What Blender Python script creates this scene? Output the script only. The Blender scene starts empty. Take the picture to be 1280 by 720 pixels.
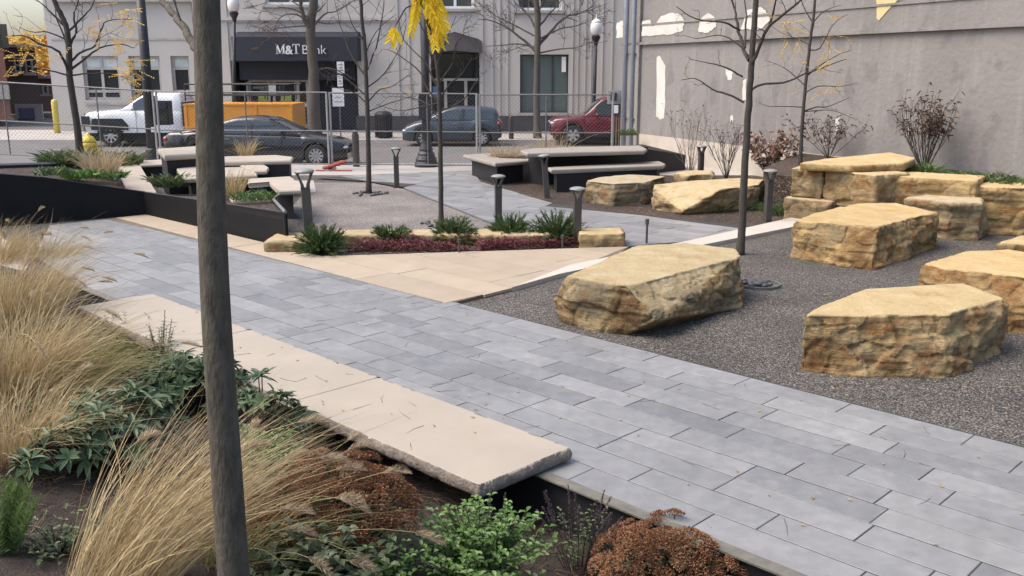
import bpy, bmesh, math, random
from mathutils import Vector, Matrix, noise
from math import sin, cos, pi, radians
random.seed(11)
SC = bpy.context.scene
COL = SC.collection
# ------------------------------------------------------------------ camera, sky, sun, exposure
F_PX, CAM_H = 1170.0, 2.65                    # focal length in photo pixels, eye height above the plaza
PITCH = math.atan(270 / F_PX)
cam_d = bpy.data.cameras.new('camera'); cam = bpy.data.objects.new('camera', cam_d); COL.objects.link(cam)
cam_d.sensor_width = 36; cam_d.lens = 36 * F_PX / 1280; cam_d.clip_start = .05; cam_d.clip_end = 2000
cam.location = (0, 0, CAM_H); cam.rotation_euler = (pi / 2 - PITCH, 0, 0); SC.camera = cam
SUN_EL, SUN_AZ = radians(56), radians(-98)    # azimuth measured from +Y towards +X
w = bpy.data.worlds.new('World'); SC.world = w; w.use_nodes = True
nt = w.node_tree; bg = nt.nodes['Background']; sky = nt.nodes.new('ShaderNodeTexSky')
sky.sky_type = 'NISHITA'; sky.sun_disc = False; sky.sun_elevation = SUN_EL; sky.sun_rotation = SUN_AZ
sky.air_density = 1.0; sky.dust_density = 4.0; sky.ozone_density = .6
nt.links.new(sky.outputs[0], bg.inputs[0]); bg.inputs[1].default_value = .15
sd = bpy.data.lights.new('sun', 'SUN'); so = bpy.data.objects.new('sun', sd); COL.objects.link(so)
sd.energy = 1.15; sd.angle = radians(40); sd.color = (1, .89, .75)
so.rotation_euler = Vector((sin(SUN_AZ) * cos(SUN_EL), cos(SUN_AZ) * cos(SUN_EL), sin(SUN_EL))).to_track_quat('Z', 'Y').to_euler()
so.location = (-20, 20, 40)
vs = SC.view_settings; vs.view_transform = 'Standard'; vs.look = 'None'; vs.exposure = 1.1; vs.gamma = 1; vs.use_curve_mapping = False

# ------------------------------------------------------------------ survey helpers: sight lines -> real places
CP, SP = cos(PITCH), sin(PITCH)
def ray(px, py):
    u, v = (px - 640) / F_PX, -(py - 360) / F_PX
    return Vector((u, CP + v * SP, -SP + v * CP))
def G(px, py, z=0.):                          # where the sight line meets the level z
    d = ray(px, py); t = (z - CAM_H) / d.z
    return Vector((d.x * t, d.y * t, z))
def D(px, py, Y):                             # where it meets the vertical plane y = Y
    d = ray(px, py); t = Y / d.y
    return Vector((d.x * t, Y, CAM_H + d.z * t))
R2 = math.sqrt(.5)
def ST(s, t, z=0.): return Vector((R2 * (s + t), R2 * (t - s), z))    # along / across the slate walkway
def TS(p): return ((p[0] - p[1]) * R2, (p[0] + p[1]) * R2)
def bed_z(x, y):                              # the foreground bed falls from the viewer to the steel edge
    t = (x + y) * R2
    return -.34 + .27 * max(0, min(4.6, 4.28 - t)) + .05 * noise.noise(Vector((x * 1.3, y * 1.3, 0)))
def B(px, py):                                # sight line meets the bed
    d = ray(px, py); t = 1.5
    while t < 40:
        p = Vector((d.x * t, d.y * t, CAM_H + d.z * t))
        if p.z <= bed_z(p.x, p.y): return p
        t += .01
    return G(px, py)
WALL_C = Vector((3.58, 30.8, 0)); WALL_D = Vector((.413, -.911, 0)).normalized(); WALL_N = Vector((-WALL_D.y, WALL_D.x, 0))
if WALL_N.x < 0: WALL_N = -WALL_N             # away from the plaza
def W(px, py, off=0.):                        # sight line meets the gray side wall
    d = ray(px, py); t = (WALL_C - WALL_N * off - Vector((0, 0, CAM_H))).dot(WALL_N) / d.dot(WALL_N)
    return Vector((d.x * t, d.y * t, CAM_H + d.z * t))

# ------------------------------------------------------------------ materials
def L(nt, a, b): nt.links.new(a, b)
def node(nt, t, **k):
    n = nt.nodes.new(t)
    for a, b in k.items(): setattr(n, a, b)
    return n
def mixc(nt, fac, a, b, mode='MIX'):
    m = node(nt, 'ShaderNodeMix', data_type='RGBA', blend_type=mode)
    for s, v in ((m.inputs[0], fac), (m.inputs[6], a), (m.inputs[7], b)):
        if hasattr(v, 'is_linked'): L(nt, v, s)
        elif isinstance(v, (int, float)): s.default_value = v
        else: s.default_value = (*v[:3], 1)
    return m.outputs[2]
def ramp(nt, src, stops):
    r = node(nt, 'ShaderNodeValToRGB'); e = r.color_ramp.elements
    while len(e) < len(stops): e.new(.5)
    for i, (p, c) in enumerate(stops):
        e[i].position = p; e[i].color = (*c, 1) if not isinstance(c, (int, float)) else (c, c, c, 1)
    L(nt, src, r.inputs[0]); return r.outputs[0]
def tex(nt, kind, scale, vec=None, **k):
    n = node(nt, kind); n.inputs['Scale'].default_value = scale
    for a, b in k.items():
        if a in n.inputs: n.inputs[a].default_value = b
    if vec is not None: L(nt, vec, n.inputs['Vector'])
    return n
def coords(nt, scale=(1, 1, 1)):
    g = node(nt, 'ShaderNodeNewGeometry'); m = node(nt, 'ShaderNodeMapping'); m.inputs['Scale'].default_value = scale
    L(nt, g.outputs['Position'], m.inputs['Vector']); return m.outputs[0]
def ocoords(nt, scale=(1, 1, 1)):
    g = node(nt, 'ShaderNodeTexCoord'); m = node(nt, 'ShaderNodeMapping'); m.inputs['Scale'].default_value = scale
    L(nt, g.outputs['Object'], m.inputs['Vector']); return m.outputs[0]
def newmat(name):
    m = bpy.data.materials.new(name); m.use_nodes = True
    return m, m.node_tree, m.node_tree.nodes['Principled BSDF']
def bump(nt, bsdf, h, strength=.3, dist=.02):
    b = node(nt, 'ShaderNodeBump'); b.inputs['Strength'].default_value = strength; b.inputs['Distance'].default_value = dist
    L(nt, h, b.inputs['Height']); L(nt, b.outputs[0], bsdf.inputs['Normal'])
MATS = {}
def pm(name, c1, c2=None, rough=.8, scale=6, bscale=60, bst=.2, bdist=.01, metal=0, tone=0., stretch=(1, 1, 1), coat=0, spec=.5, sub=0):
    """noise-mottled paint / metal / stone / leaf; 'tone' mixes in the per-face random attribute"""
    if name in MATS: return MATS[name]
    m, nt, b = newmat(name); c2 = c2 or tuple(v * .72 for v in c1)
    v = ocoords(nt, stretch)
    n = tex(nt, 'ShaderNodeTexNoise', scale, v, Detail=6.0, Roughness=.6)
    f = ramp(nt, n.outputs['Fac'], [(.32, 0.), (.68, 1.)])
    c = mixc(nt, f, c1, c2)
    if tone:
        a = node(nt, 'ShaderNodeAttribute', attribute_name='tone')
        mr = node(nt, 'ShaderNodeMapRange'); mr.inputs[3].default_value = 1 - tone; mr.inputs[4].default_value = 1 + tone
        L(nt, a.outputs['Fac'], mr.inputs[0]); c = mixc(nt, 1., c, mr.outputs[0], 'MULTIPLY')
    L(nt, c, b.inputs['Base Color']); b.inputs['Roughness'].default_value = rough; b.inputs['Metallic'].default_value = metal
    b.inputs['Coat Weight'].default_value = coat; b.inputs['Specular IOR Level'].default_value = spec
    if bst: bump(nt, b, tex(nt, 'ShaderNodeTexNoise', bscale, v, Detail=5.0).outputs['Fac'], bst, bdist)
    MATS[name] = m; return m
def leafm(name, c1, c2, rough=.55, tone=.35, trans=.25):
    """leaf: two hues by per-face tone, some light passes through"""
    if name in MATS: return MATS[name]
    m, nt, b = newmat(name)
    a = node(nt, 'ShaderNodeAttribute', attribute_name='tone')
    c = mixc(nt, a.outputs['Fac'], c1, c2)
    L(nt, c, b.inputs['Base Color']); b.inputs['Roughness'].default_value = rough
    t = node(nt, 'ShaderNodeBsdfTranslucent'); L(nt, c, t.inputs[0])
    mx = node(nt, 'ShaderNodeMixShader'); mx.inputs[0].default_value = trans
    L(nt, b.outputs[0], mx.inputs[1]); L(nt, t.outputs[0], mx.inputs[2])
    L(nt, mx.outputs[0], nt.nodes['Material Output'].inputs[0])
    MATS[name] = m; return m
def glassm(name, c=(.02, .025, .03), rough=.05):
    m, nt, b = newmat(name); b.inputs['Base Color'].default_value = (*c, 1); b.inputs['Roughness'].default_value = rough
    b.inputs['Specular IOR Level'].default_value = .8; MATS[name] = m; return m
def gravelm(name, cols, scale=62., patch=.25):
    m, nt, b = newmat(name); v = coords(nt)
    nz = tex(nt, 'ShaderNodeTexNoise', scale * .6, v); vv = node(nt, 'ShaderNodeVectorMath', operation='ADD')
    sc = node(nt, 'ShaderNodeVectorMath', operation='SCALE'); sc.inputs[3].default_value = .35 / scale
    L(nt, nz.outputs['Color'], sc.inputs[0]); L(nt, v, vv.inputs[0]); L(nt, sc.outputs[0], vv.inputs[1])
    vo = tex(nt, 'ShaderNodeTexVoronoi', scale, vv.outputs[0])
    sx = node(nt, 'ShaderNodeSeparateColor'); L(nt, vo.outputs['Color'], sx.inputs[0])
    c = ramp(nt, sx.outputs[0], cols)
    edge = ramp(nt, vo.outputs['Distance'], [(.35, 1.), (.75, .25)])
    c = mixc(nt, 1., c, edge, 'MULTIPLY')
    pn = tex(nt, 'ShaderNodeTexNoise', .9, v, Detail=4.0)
    c = mixc(nt, 1., c, ramp(nt, pn.outputs['Fac'], [(.3, 1 - patch), (.7, 1 + patch)]), 'MULTIPLY')
    L(nt, c, b.inputs['Base Color']); b.inputs['Roughness'].default_value = .85
    inv = node(nt, 'ShaderNodeMath', operation='SUBTRACT'); inv.inputs[0].default_value = 1; L(nt, vo.outputs['Distance'], inv.inputs[1])
    bump(nt, b, inv.outputs[0], .9, .012); MATS[name] = m; return m
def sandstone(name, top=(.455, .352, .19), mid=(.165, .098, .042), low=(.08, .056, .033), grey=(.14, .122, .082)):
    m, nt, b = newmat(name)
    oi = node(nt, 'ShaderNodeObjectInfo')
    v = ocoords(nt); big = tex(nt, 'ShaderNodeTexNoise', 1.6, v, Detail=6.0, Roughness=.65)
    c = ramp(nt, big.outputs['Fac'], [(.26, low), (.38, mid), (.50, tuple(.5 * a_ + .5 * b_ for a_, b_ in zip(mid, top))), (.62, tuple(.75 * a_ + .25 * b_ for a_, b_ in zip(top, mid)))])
    ly = tex(nt, 'ShaderNodeTexNoise', 1.0, ocoords(nt, (1.6, 1.6, 9)), Detail=8.0, Roughness=.7)
    c = mixc(nt, 1., c, ramp(nt, ly.outputs['Fac'], [(.34, .72), (.5, 1.), (.68, 1.22)]), 'MULTIPLY')
    gm = tex(nt, 'ShaderNodeTexNoise', 1.9, ocoords(nt, (1, 1, 1.5)), Detail=6.0, Roughness=.65)
    c = mixc(nt, ramp(nt, gm.outputs['Fac'], [(.50, 0.), (.60, .7)]), c, grey)
    rust = tex(nt, 'ShaderNodeTexNoise', 2.2, ocoords(nt, (1.3, 1.1, 2.0)), Detail=6.0, Roughness=.65)
    c = mixc(nt, ramp(nt, rust.outputs['Fac'], [(.52, 0.), (.64, .7)]), c, (.20, .085, .028))
    ck = tex(nt, 'ShaderNodeTexNoise', 2.6, ocoords(nt, (1.2, 1.2, 2.6)), Detail=9.0, Roughness=.75)
    crack = ramp(nt, ck.outputs['Fac'], [(.485, 1.), (.50, 0.), (.515, 1.)])
    c = mixc(nt, 1., c, ramp(nt, crack, [(0., .78), (1., 1.)]), 'MULTIPLY')
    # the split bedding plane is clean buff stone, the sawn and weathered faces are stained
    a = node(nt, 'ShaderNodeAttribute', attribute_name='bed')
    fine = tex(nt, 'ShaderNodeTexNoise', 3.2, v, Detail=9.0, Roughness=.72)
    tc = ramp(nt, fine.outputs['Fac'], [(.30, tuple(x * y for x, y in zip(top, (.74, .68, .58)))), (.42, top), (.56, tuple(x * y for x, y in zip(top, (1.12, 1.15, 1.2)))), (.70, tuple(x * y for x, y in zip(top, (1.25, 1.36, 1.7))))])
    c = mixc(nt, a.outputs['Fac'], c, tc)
    sp = tex(nt, 'ShaderNodeTexNoise', 45, v, Detail=6.0, Roughness=.7)
    c = mixc(nt, 1., c, ramp(nt, sp.outputs['Fac'], [(.3, .84), (.5, 1.), (.7, 1.13)]), 'MULTIPLY')
    c = mixc(nt, 1., c, ramp(nt, oi.outputs['Random'], [(0., (.86, .88, .93)), (.5, (1., .98, .95)), (1., (1.08, 1.0, .88))]), 'MULTIPLY')
    L(nt, c, b.inputs['Base Color']); b.inputs['Roughness'].default_value = .9; b.inputs['Specular IOR Level'].default_value = .25
    ad = node(nt, 'ShaderNodeMath', operation='ADD'); L(nt, sp.outputs['Fac'], ad.inputs[0]); L(nt, ly.outputs['Fac'], ad.inputs[1])
    lam = tex(nt, 'ShaderNodeTexNoise', 1.0, ocoords(nt, (5, 5, 42)), Detail=6.0, Roughness=.65)
    a2 = node(nt, 'ShaderNodeMath', operation='ADD'); L(nt, ad.outputs[0], a2.inputs[0]); L(nt, lam.outputs['Fac'], a2.inputs[1])
    a3 = node(nt, 'ShaderNodeMath', operation='ADD'); L(nt, a2.outputs[0], a3.inputs[0]); a3.inputs[1].default_value = 0
    bump(nt, b, a3.outputs[0], .75, .03); MATS[name] = m; return m

def slatem():
    m, nt, b = newmat('slate paver'); v = coords(nt)
    a = node(nt, 'ShaderNodeAttribute', attribute_name='tone')
    n1 = tex(nt, 'ShaderNodeTexNoise', 1.1, v, Detail=6.0, Roughness=.6); n2 = tex(nt, 'ShaderNodeTexNoise', 9, v, Detail=8.0, Roughness=.7); n3 = tex(nt, 'ShaderNodeTexNoise', 3.3, v, Detail=7.0, Roughness=.7)
    c = ramp(nt, a.outputs['Fac'], [(.05, (.158, .162, .167)), (.5, (.205, .208, .209)), (.9, (.236, .237, .235))])
    c = mixc(nt, 1., c, ramp(nt, n1.outputs['Fac'], [(.3, .86), (.7, 1.14)]), 'MULTIPLY'); c = mixc(nt, 1., c, ramp(nt, n2.outputs['Fac'], [(.3, .84), (.7, 1.14)]), 'MULTIPLY')
    c = mixc(nt, ramp(nt, n3.outputs['Fac'], [(.58, 0.), (.72, .35)]), c, (.33, .32, .31))      # dusty lime bloom
    L(nt, c, b.inputs['Base Color']); L(nt, ramp(nt, n2.outputs['Fac'], [(.3, .42), (.7, .68)]), b.inputs['Roughness']); bump(nt, b, n2.outputs['Fac'], .35, .006); return m
M = {}
M['slate'] = slatem()
M['joint'] = pm('joint sand', (.045, .044, .043), None, .95)
M['beige'] = pm('limestone paving', (.36, .298, .222), (.31, .255, .188), .8, 2.2, 60, .15, .003, tone=.09)
M['beige_dark'] = pm('limestone joint', (.16, .125, .09), None, .9)
M['white_kerb'] = pm('pale kerb stone', (.47, .435, .38), (.43, .395, .34), .8, 2)
M['slab'] = pm('sawn limestone', (.355, .312, .255), (.312, .274, .222), .75, 1.7, 90, .12, .002)
M['slab_edge'] = pm('rock face limestone', (.22, .19, .16), (.13, .11, .092), .95, 14, 45, .8, .02)
M['gravel'] = gravelm('dark gravel', [(0., (.03, .028, .026)), (.3, (.075, .071, .066)), (.58, (.135, .124, .112)), (.8, (.185, .155, .128)), (.95, (.25, .23, .205)), (1., (.40, .375, .335))], 70)
M['gravel_l'] = gravelm('brownish fine gravel', [(0., (.17, .15, .137)), (.4, (.26, .235, .218)), (.7, (.33, .30, .277)), (1., (.46, .425, .395))], 75)
M['mulch'] = gravelm('bark mulch', [(0., (.018, .012, .010)), (.5, (.055, .036, .027)), (.85, (.10, .065, .045)), (1., (.22, .15, .10))], 38, .4)
M['soil'] = pm('damp dark soil', (.060, .043, .033), (.028, .020, .017), .95, 7, 90, .9, .03)
M['steel'] = pm('blackened steel', (.017, .017, .0205), (.025, .024, .026), .6, 3, 30, .05, .002, spec=.3)
M['rail'] = pm('weathered steel cap', (.17, .16, .13), (.10, .095, .08), .6, 9)
M['bronze'] = pm('dark bronze paint', (.060, .052, .048), (.05, .044, .04), .45, 5, 80, .05, .001)
M['lens'] = pm('bollard cap', (.26, .26, .25), (.20, .20, .195), .4, 8, 0, 0)
M['asphalt'] = pm('asphalt', (.15, .143, .14), (.12, .115, .113), .9, .5, 120, .3, .004)
M['conc'] = pm('sidewalk concrete', (.40, .37, .345), (.33, .305, .285), .85, .8, 70, .15, .004)
M['stone'] = sandstone('tan sandstone')
M['stone_grey'] = sandstone('grey tan sandstone', (.44, .36, .225), (.19, .14, .075), (.10, .08, .052), (.18, .163, .12))
M['ledge'] = sandstone('golden ledge stone', (.47, .365, .205), (.27, .19, .085), (.17, .115, .058), (.22, .185, .13))
M['bark'] = pm('young bark', (.062, .052, .044), (.036, .030, .026), .85, 11, 30, 1., .01, stretch=(2.4, 2.4, .8))
M['bark_near'] = pm('trunk bark', (.10, .086, .064), (.046, .039, .029), .85, 11, 30, .9, .01, stretch=(2.4, 2.4, .8))
M['bark_grey'] = pm('grey bark', (.12, .105, .09), (.075, .066, .056), .9, 12, 60, .5, .006, stretch=(3, 3, .8))
M['twig'] = pm('dark twig', (.055, .042, .036), (.035, .028, .025), .85, 12, 0, 0)
M['straw'] = leafm('straw blades', (.60, .475, .27), (.31, .225, .105), .6, trans=.3)
M['straw_green'] = leafm('greening blades', (.46, .37, .17), (.20, .20, .07), .6, trans=.3)
M['plume'] = leafm('seed head', (.56, .45, .30), (.36, .27, .17), .8, trans=.35)
M['rhodo'] = leafm('leathery leaf', (.035, .075, .030), (.085, .135, .06), .5, trans=.08)
M['lime'] = leafm('bright leaf', (.05, .125, .022), (.13, .23, .05), .45)
M['herb'] = leafm('herb leaf', (.05, .085, .03), (.11, .14, .05), .5)
M['juniper'] = leafm('juniper needle', (.03, .065, .02), (.10, .155, .045), .6)
M['grassy'] = leafm('green blade', (.045, .10, .02), (.12, .19, .05), .5)
M['redcover'] = leafm('red sedum', (.10, .022, .026), (.23, .07, .075), .6)
M['rust'] = leafm('rust floret', (.17, .065, .03), (.37, .20, .10), .8, trans=.1)
M['sedum'] = leafm('sedum leaf', (.04, .07, .03), (.10, .13, .06), .45)
M['brownleaf'] = leafm('withered leaf', (.075, .042, .028), (.15, .09, .055), .6)
M['redleaf'] = leafm('autumn oakleaf', (.13, .045, .035), (.36, .27, .20), .6)
M['yellow'] = leafm('yellow leaflet', (.85, .66, .03), (.78, .53, .02), .5, trans=.4)
M['amber'] = leafm('amber leaflet', (.72, .52, .15), (.58, .38, .09), .5, trans=.4)
M['purple'] = leafm('spent flower spike', (.05, .035, .045), (.10, .07, .075), .7)
M['facade'] = pm('limestone facade', (.50, .47, .435), (.44, .412, .383), .85, .7, 30, .12, .005, stretch=(1, 1, .35))
M['facade2'] = pm('grey render', (.48, .455, .425), (.43, .408, .383), .85, .6, 30, .1, .005)
M['fdark'] = pm('dark granite base', (.05, .049, .055), (.038, .037, .042), .5, 3)
M['trim'] = pm('grey trim', (.42, .395, .375), None, .8, 2)
M['white'] = pm('white paint', (.78, .78, .77), (.72, .72, .71), .5, 3, 0, 0)
M['black'] = pm('black paint', (.013, .014, .017), (.018, .018, .02), .5, 4, 0, 0)
M['navy'] = pm('dark navy fabric', (.018, .022, .034), (.024, .027, .038), .7, 3, 60, .1, .002)
M['glass'] = glassm('dark glass'); M['glass_l'] = glassm('reflecting glass', (.10, .13, .13), .08)
M['cglass'] = glassm('car glass', (.035, .05, .062), .04); M['blind'] = pm('pale blind', (.55, .62, .60), None, .7, 2, 0, 0)
M['brick'] = pm('red brick', (.20, .085, .065), (.135, .06, .05), .9, 9, 60, .2, .01)
M['brick_dark'] = pm('brown brick', (.12, .085, .08), (.085, .06, .06), .9, 9, 60, .2, .01)
M['galv'] = pm('galvanised steel', (.20, .20, .20), (.15, .15, .152), .5, 9, 0, 0, metal=.5)
M['wire'] = pm('fence wire', (.12, .12, .12), (.09, .09, .09), .6, 9, 0, 0, metal=.3)
M['pipe'] = pm('blue grey pipe', (.25, .28, .34), (.20, .225, .28), .5, 4, 0, 0)
M['hyd'] = pm('hydrant yellow', (.72, .55, .05), (.6, .44, .04), .5, 5)
M['bol_y'] = pm('bollard yellow', (.68, .55, .10), (.6, .47, .08), .5, 3)
M['orange'] = pm('orange paint', (.72, .30, .03), (.64, .25, .025), .45, 1.5, 0, 0)
M['carblack'] = pm('black car paint', (.012, .013, .017), None, .22, 2, 0, 0, coat=.6)
M['carblue'] = pm('slate blue car paint', (.035, .048, .065), None, .25, 2, 0, 0, coat=.6)
M['carred'] = pm('maroon car paint', (.13, .008, .018), (.10, .006, .014), .25, 2, 0, 0, coat=.6)
M['carwhite'] = pm('white car paint', (.74, .75, .76), (.70, .71, .72), .25, 2, 0, 0, coat=.6)
M['tyre'] = pm('tyre rubber', (.02, .02, .02), None, .85, 5, 0, 0); M['alloy'] = pm('alloy', (.62, .62, .63), None, .3, 5, 0, 0, metal=.6)
M['chrome'] = pm('chrome', (.7, .7, .7), None, .15, 5, 0, 0, metal=.9)
M['lamp'] = glassm('headlamp glass', (.6, .62, .64), .1); M['tail'] = glassm('tail lamp', (.25, .01, .01), .15)
M['globe'] = pm('frosted globe', (.72, .70, .68), (.66, .64, .62), .35, 3, 0, 0)
M['lead'] = pm('meter grey', (.34, .33, .32), (.28, .27, .26), .5, 4, 0, 0)
M['wood'] = pm('weathered board', (.25, .20, .16), (.16, .13, .105), .85, 6, 40, .3, .005, stretch=(6, 6, .5))
M['red'] = pm('faded red fabric', (.34, .085, .06), (.26, .065, .05), .8, 9)
M['blue'] = pm('blue sign', (.03, .06, .20), None, .4, 3, 0, 0)
M['cobble'] = pm('dark river stone', (.05, .05, .055), (.085, .085, .09), .55, 9)
M['hill'] = leafm('autumn wood', (.62, .42, .07), (.44, .22, .06), .8, trans=0)
M['cream'] = pm('cream masonry paint', (.48, .43, .37), (.40, .36, .31), .85, 2, 40, .15, .004)
M['peel'] = pm('bare pale plaster', (.60, .58, .54), (.50, .475, .43), .9, 2.5, 30, .15, .004)
M['peel_y'] = pm('bare yellow plaster', (.62, .51, .25), (.5, .4, .2), .9, 2.5)
def wallmat():
    m, nt, b = newmat('patched gray masonry paint'); v = coords(nt)
    n = tex(nt, 'ShaderNodeTexNoise', .45, v, Detail=7.0, Roughness=.6)
    c = ramp(nt, n.outputs['Fac'], [(.3, (.185, .172, .166)), (.5, (.212, .198, .190)), (.72, (.245, .229, .218))])
    s = tex(nt, 'ShaderNodeTexNoise', 2.1, coords(nt, (1, 1, .7)), Detail=3.0, Roughness=.45)
    c = mixc(nt, ramp(nt, s.outputs['Fac'], [(.56, 0.), (.63, .5)]), c, (.145, .135, .133))
    dr = tex(nt, 'ShaderNodeTexNoise', 3.0, coords(nt, (1.4, 1.4, .08)), Detail=4.0)
    c = mixc(nt, ramp(nt, dr.outputs['Fac'], [(.54, 0.), (.70, .4)]), c, (.29, .272, .26))
    L(nt, c, b.inputs['Base Color']); b.inputs['Roughness'].default_value = .85
    bn = tex(nt, 'ShaderNodeTexNoise', 9, v, Detail=8.0); bump(nt, b, bn.outputs['Fac'], .55, .03); return m
M['wall'] = wallmat()

# ------------------------------------------------------------------ mesh builder and tagging
def wloc(o):
    l = Vector((0, 0, 0))
    while o: l += o.location; o = o.parent
    return l
def link(name, me, mat, parent=None, smooth=False):
    o = bpy.data.objects.new(name, me); COL.objects.link(o)
    if mat and not me.materials: me.materials.append(mat)
    if smooth:
        for p in me.polygons: p.use_smooth = True
    if parent: o.parent = parent
    return o
class MB:
    def __init__(s): s.v = []; s.f = []; s.t = []
    def face(s, pts, tone=.5):
        i = len(s.v); s.v += [Vector(p) for p in pts]; s.f.append(tuple(range(i, i + len(pts)))); s.t.append(tone)
    def idx(s, base, loops, tone=.5):
        for l in loops: s.f.append(tuple(base + k for k in l)); s.t.append(tone)
    def box(s, c, d, rz=0., tone=.5, taper=1., axis=None):
        c = Vector(c); hx, hy, hz = d[0] / 2, d[1] / 2, d[2] / 2; b = len(s.v)
        for z, k in ((-hz, 1.), (hz, taper)):
            for x, y in ((-hx, -hy), (hx, -hy), (hx, hy), (-hx, hy)):
                x, y = x * k, y * k
                s.v.append(c + Vector((x * cos(rz) - y * sin(rz), x * sin(rz) + y * cos(rz), z)))
        s.idx(b, ((3, 2, 1, 0), (4, 5, 6, 7), (0, 1, 5, 4), (1, 2, 6, 5), (2, 3, 7, 6), (3, 0, 4, 7)), tone); return s
    def prism(s, poly, z0, z1, tone=.5):      # poly: (x, y) or (x, y, z1)
        n = len(poly); b = len(s.v); a = sum(poly[i][0] * poly[(i + 1) % n][1] - poly[(i + 1) % n][0] * poly[i][1] for i in range(n))
        if a < 0: poly = list(poly)[::-1]
        s.v += [Vector((p[0], p[1], z0)) for p in poly]
        s.v += [Vector((p[0], p[1], p[2] if (z1 is None) else z1)) for p in poly]
        s.idx(b, [tuple(range(n))[::-1], tuple(range(n, 2 * n))] + [(i, (i + 1) % n, n + (i + 1) % n, n + i) for i in range(n)], tone); return s
    def tube(s, pts, radii, n=6, tone=.5, cap=True):
        pts = [Vector(p) for p in pts]; b = len(s.v); k = len(pts)
        if isinstance(radii, (int, float)): radii = [radii] * k
        up = Vector((0, 0, 1))
        for i, p in enumerate(pts):
            d = (pts[min(i + 1, k - 1)] - pts[max(i - 1, 0)])
            d = d.normalized() if d.length > 1e-9 else up
            a = d.cross(up if abs(d.z) < .9 else Vector((1, 0, 0))).normalized(); c = d.cross(a)
            for j in range(n):
                th = 2 * pi * j / n; s.v.append(p + (a * cos(th) + c * sin(th)) * radii[i])
        for i in range(k - 1):
            for j in range(n):
                s.f.append((b + i * n + j, b + i * n + (j + 1) % n, b + (i + 1) * n + (j + 1) % n, b + (i + 1) * n + j)); s.t.append(tone)
        if cap:
            s.f.append(tuple(b + j for j in range(n))[::-1]); s.t.append(tone)
            s.f.append(tuple(b + (k - 1) * n + j for j in range(n))); s.t.append(tone)
        return s
    def lathe(s, prof, n=16, c=(0, 0, 0), axis='Z', tone=.5, caps=True):   # prof: (r, h)
        b = len(s.v); c = Vector(c)
        for r, h in prof:
            for j in range(n):
                a = 2 * pi * j / n
                s.v.append(c + (Vector((r * cos(a), r * sin(a), h)) if axis == 'Z' else Vector((r * cos(a), h, r * sin(a)))))
        for i in range(len(prof) - 1):
            for j in range(n):
                q = (b + i * n + j, b + i * n + (j + 1) % n, b + (i + 1) * n + (j + 1) % n, b + (i + 1) * n + j)
                s.f.append(q); s.t.append(tone)
        if not caps: return s
        s.f.append(tuple(b + j for j in range(n))[::-1]); s.t.append(tone)
        s.f.append(tuple(b + (len(prof) - 1) * n + j for j in range(n))); s.t.append(tone); return s
    def blade(s, pts, width, tone=.5, side=None):
        """a thin leaf strip narrowing to its tip"""
        pts = [Vector(p) for p in pts]; k = len(pts); b = len(s.v)
        d = pts[-1] - pts[0]; a = side or d.cross(Vector((random.uniform(-1, 1), random.uniform(-1, 1), .3)))
        a = a.normalized() if a.length > 1e-9 else Vector((1, 0, 0))
        for i, p in enumerate(pts):
            wd = width * (1 - (i / (k - 1)) ** 1.6 * .92) / 2
            s.v += [p - a * wd, p + a * wd]
        for i in range(k - 1):
            s.f.append((b + 2 * i, b + 2 * i + 1, b + 2 * i + 3, b + 2 * i + 2)); s.t.append(tone)
    def leaf(s, p, d, up, l, wd, tone=.5, fold=.25, droop=.0):
        """a folded leaf: two halves along a midrib"""
        p, d = Vector(p), Vector(d).normalized(); sd = d.cross(up)
        sd = sd.normalized() if sd.length > 1e-6 else Vector((1, 0, 0)); n = sd.cross(d); b = len(s.v)
        dr = Vector((0, 0, -droop * l))
        s.v += [p, p + d * l * .35 + sd * wd * .42 + n * wd * fold, p + d * l * .72 + sd * wd * .36 + n * wd * fold + dr * .5, p + d * l + dr,
                p + d * l * .72 - sd * wd * .36 + n * wd * fold + dr * .5, p + d * l * .35 - sd * wd * .42 + n * wd * fold, p + d * l * .5 + dr * .25]
        s.idx(b, ((0, 1, 6), (1, 2, 6), (2, 3, 6), (3, 4, 6), (4, 5, 6), (5, 0, 6)), tone)
    def ball(s, c, r, tone=.5, sq=(1, 1, 1), seg=6):
        c = Vector(c); prof = [(sin(pi * i / seg), -cos(pi * i / seg)) for i in range(1, seg)]; b = len(s.v); n = seg + 2
        for rr, h in prof:
            for j in range(n):
                a = 2 * pi * j / n; s.v.append(c + Vector((rr * cos(a) * r * sq[0], rr * sin(a) * r * sq[1], h * r * sq[2])))
        for i in range(len(prof) - 1):
            for j in range(n):
                s.f.append((b + i * n + j, b + i * n + (j + 1) % n, b + (i + 1) * n + (j + 1) % n, b + (i + 1) * n + j)); s.t.append(tone)
        s.f.append(tuple(b + j for j in range(n))[::-1]); s.t.append(tone)
        s.f.append(tuple(b + (len(prof) - 1) * n + j for j in range(n))); s.t.append(tone)
    def mesh(s, name, off=Vector((0, 0, 0))):
        me = bpy.data.meshes.new(name); me.from_pydata([v - off for v in s.v], [], s.f)
        a = me.attributes.new('tone', 'FLOAT', 'FACE'); a.data.foreach_set('value', s.t); me.update(); return me
    def build(s, name, mat, parent=None, smooth=False, world=True):
        """world=True: the points are world places; the object hangs under its parent all the same"""
        if parent:
            return link(name, s.mesh(name, wloc(parent) if world else Vector()), mat, parent, smooth)
        if not world: return link(name, s.mesh(name), mat, None, smooth)
        n = len(s.v); c = Vector((sum(v.x for v in s.v) / n, sum(v.y for v in s.v) / n, min(v.z for v in s.v)))
        o = link(name, s.mesh(name, c), mat, None, smooth); o.location = c; return o
def tag(o, label=None, cat=None, group=None, kind=None):
    for k, v in (('label', label), ('category', cat), ('group', group), ('kind', kind)):
        if v: o[k] = v
    return o
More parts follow.
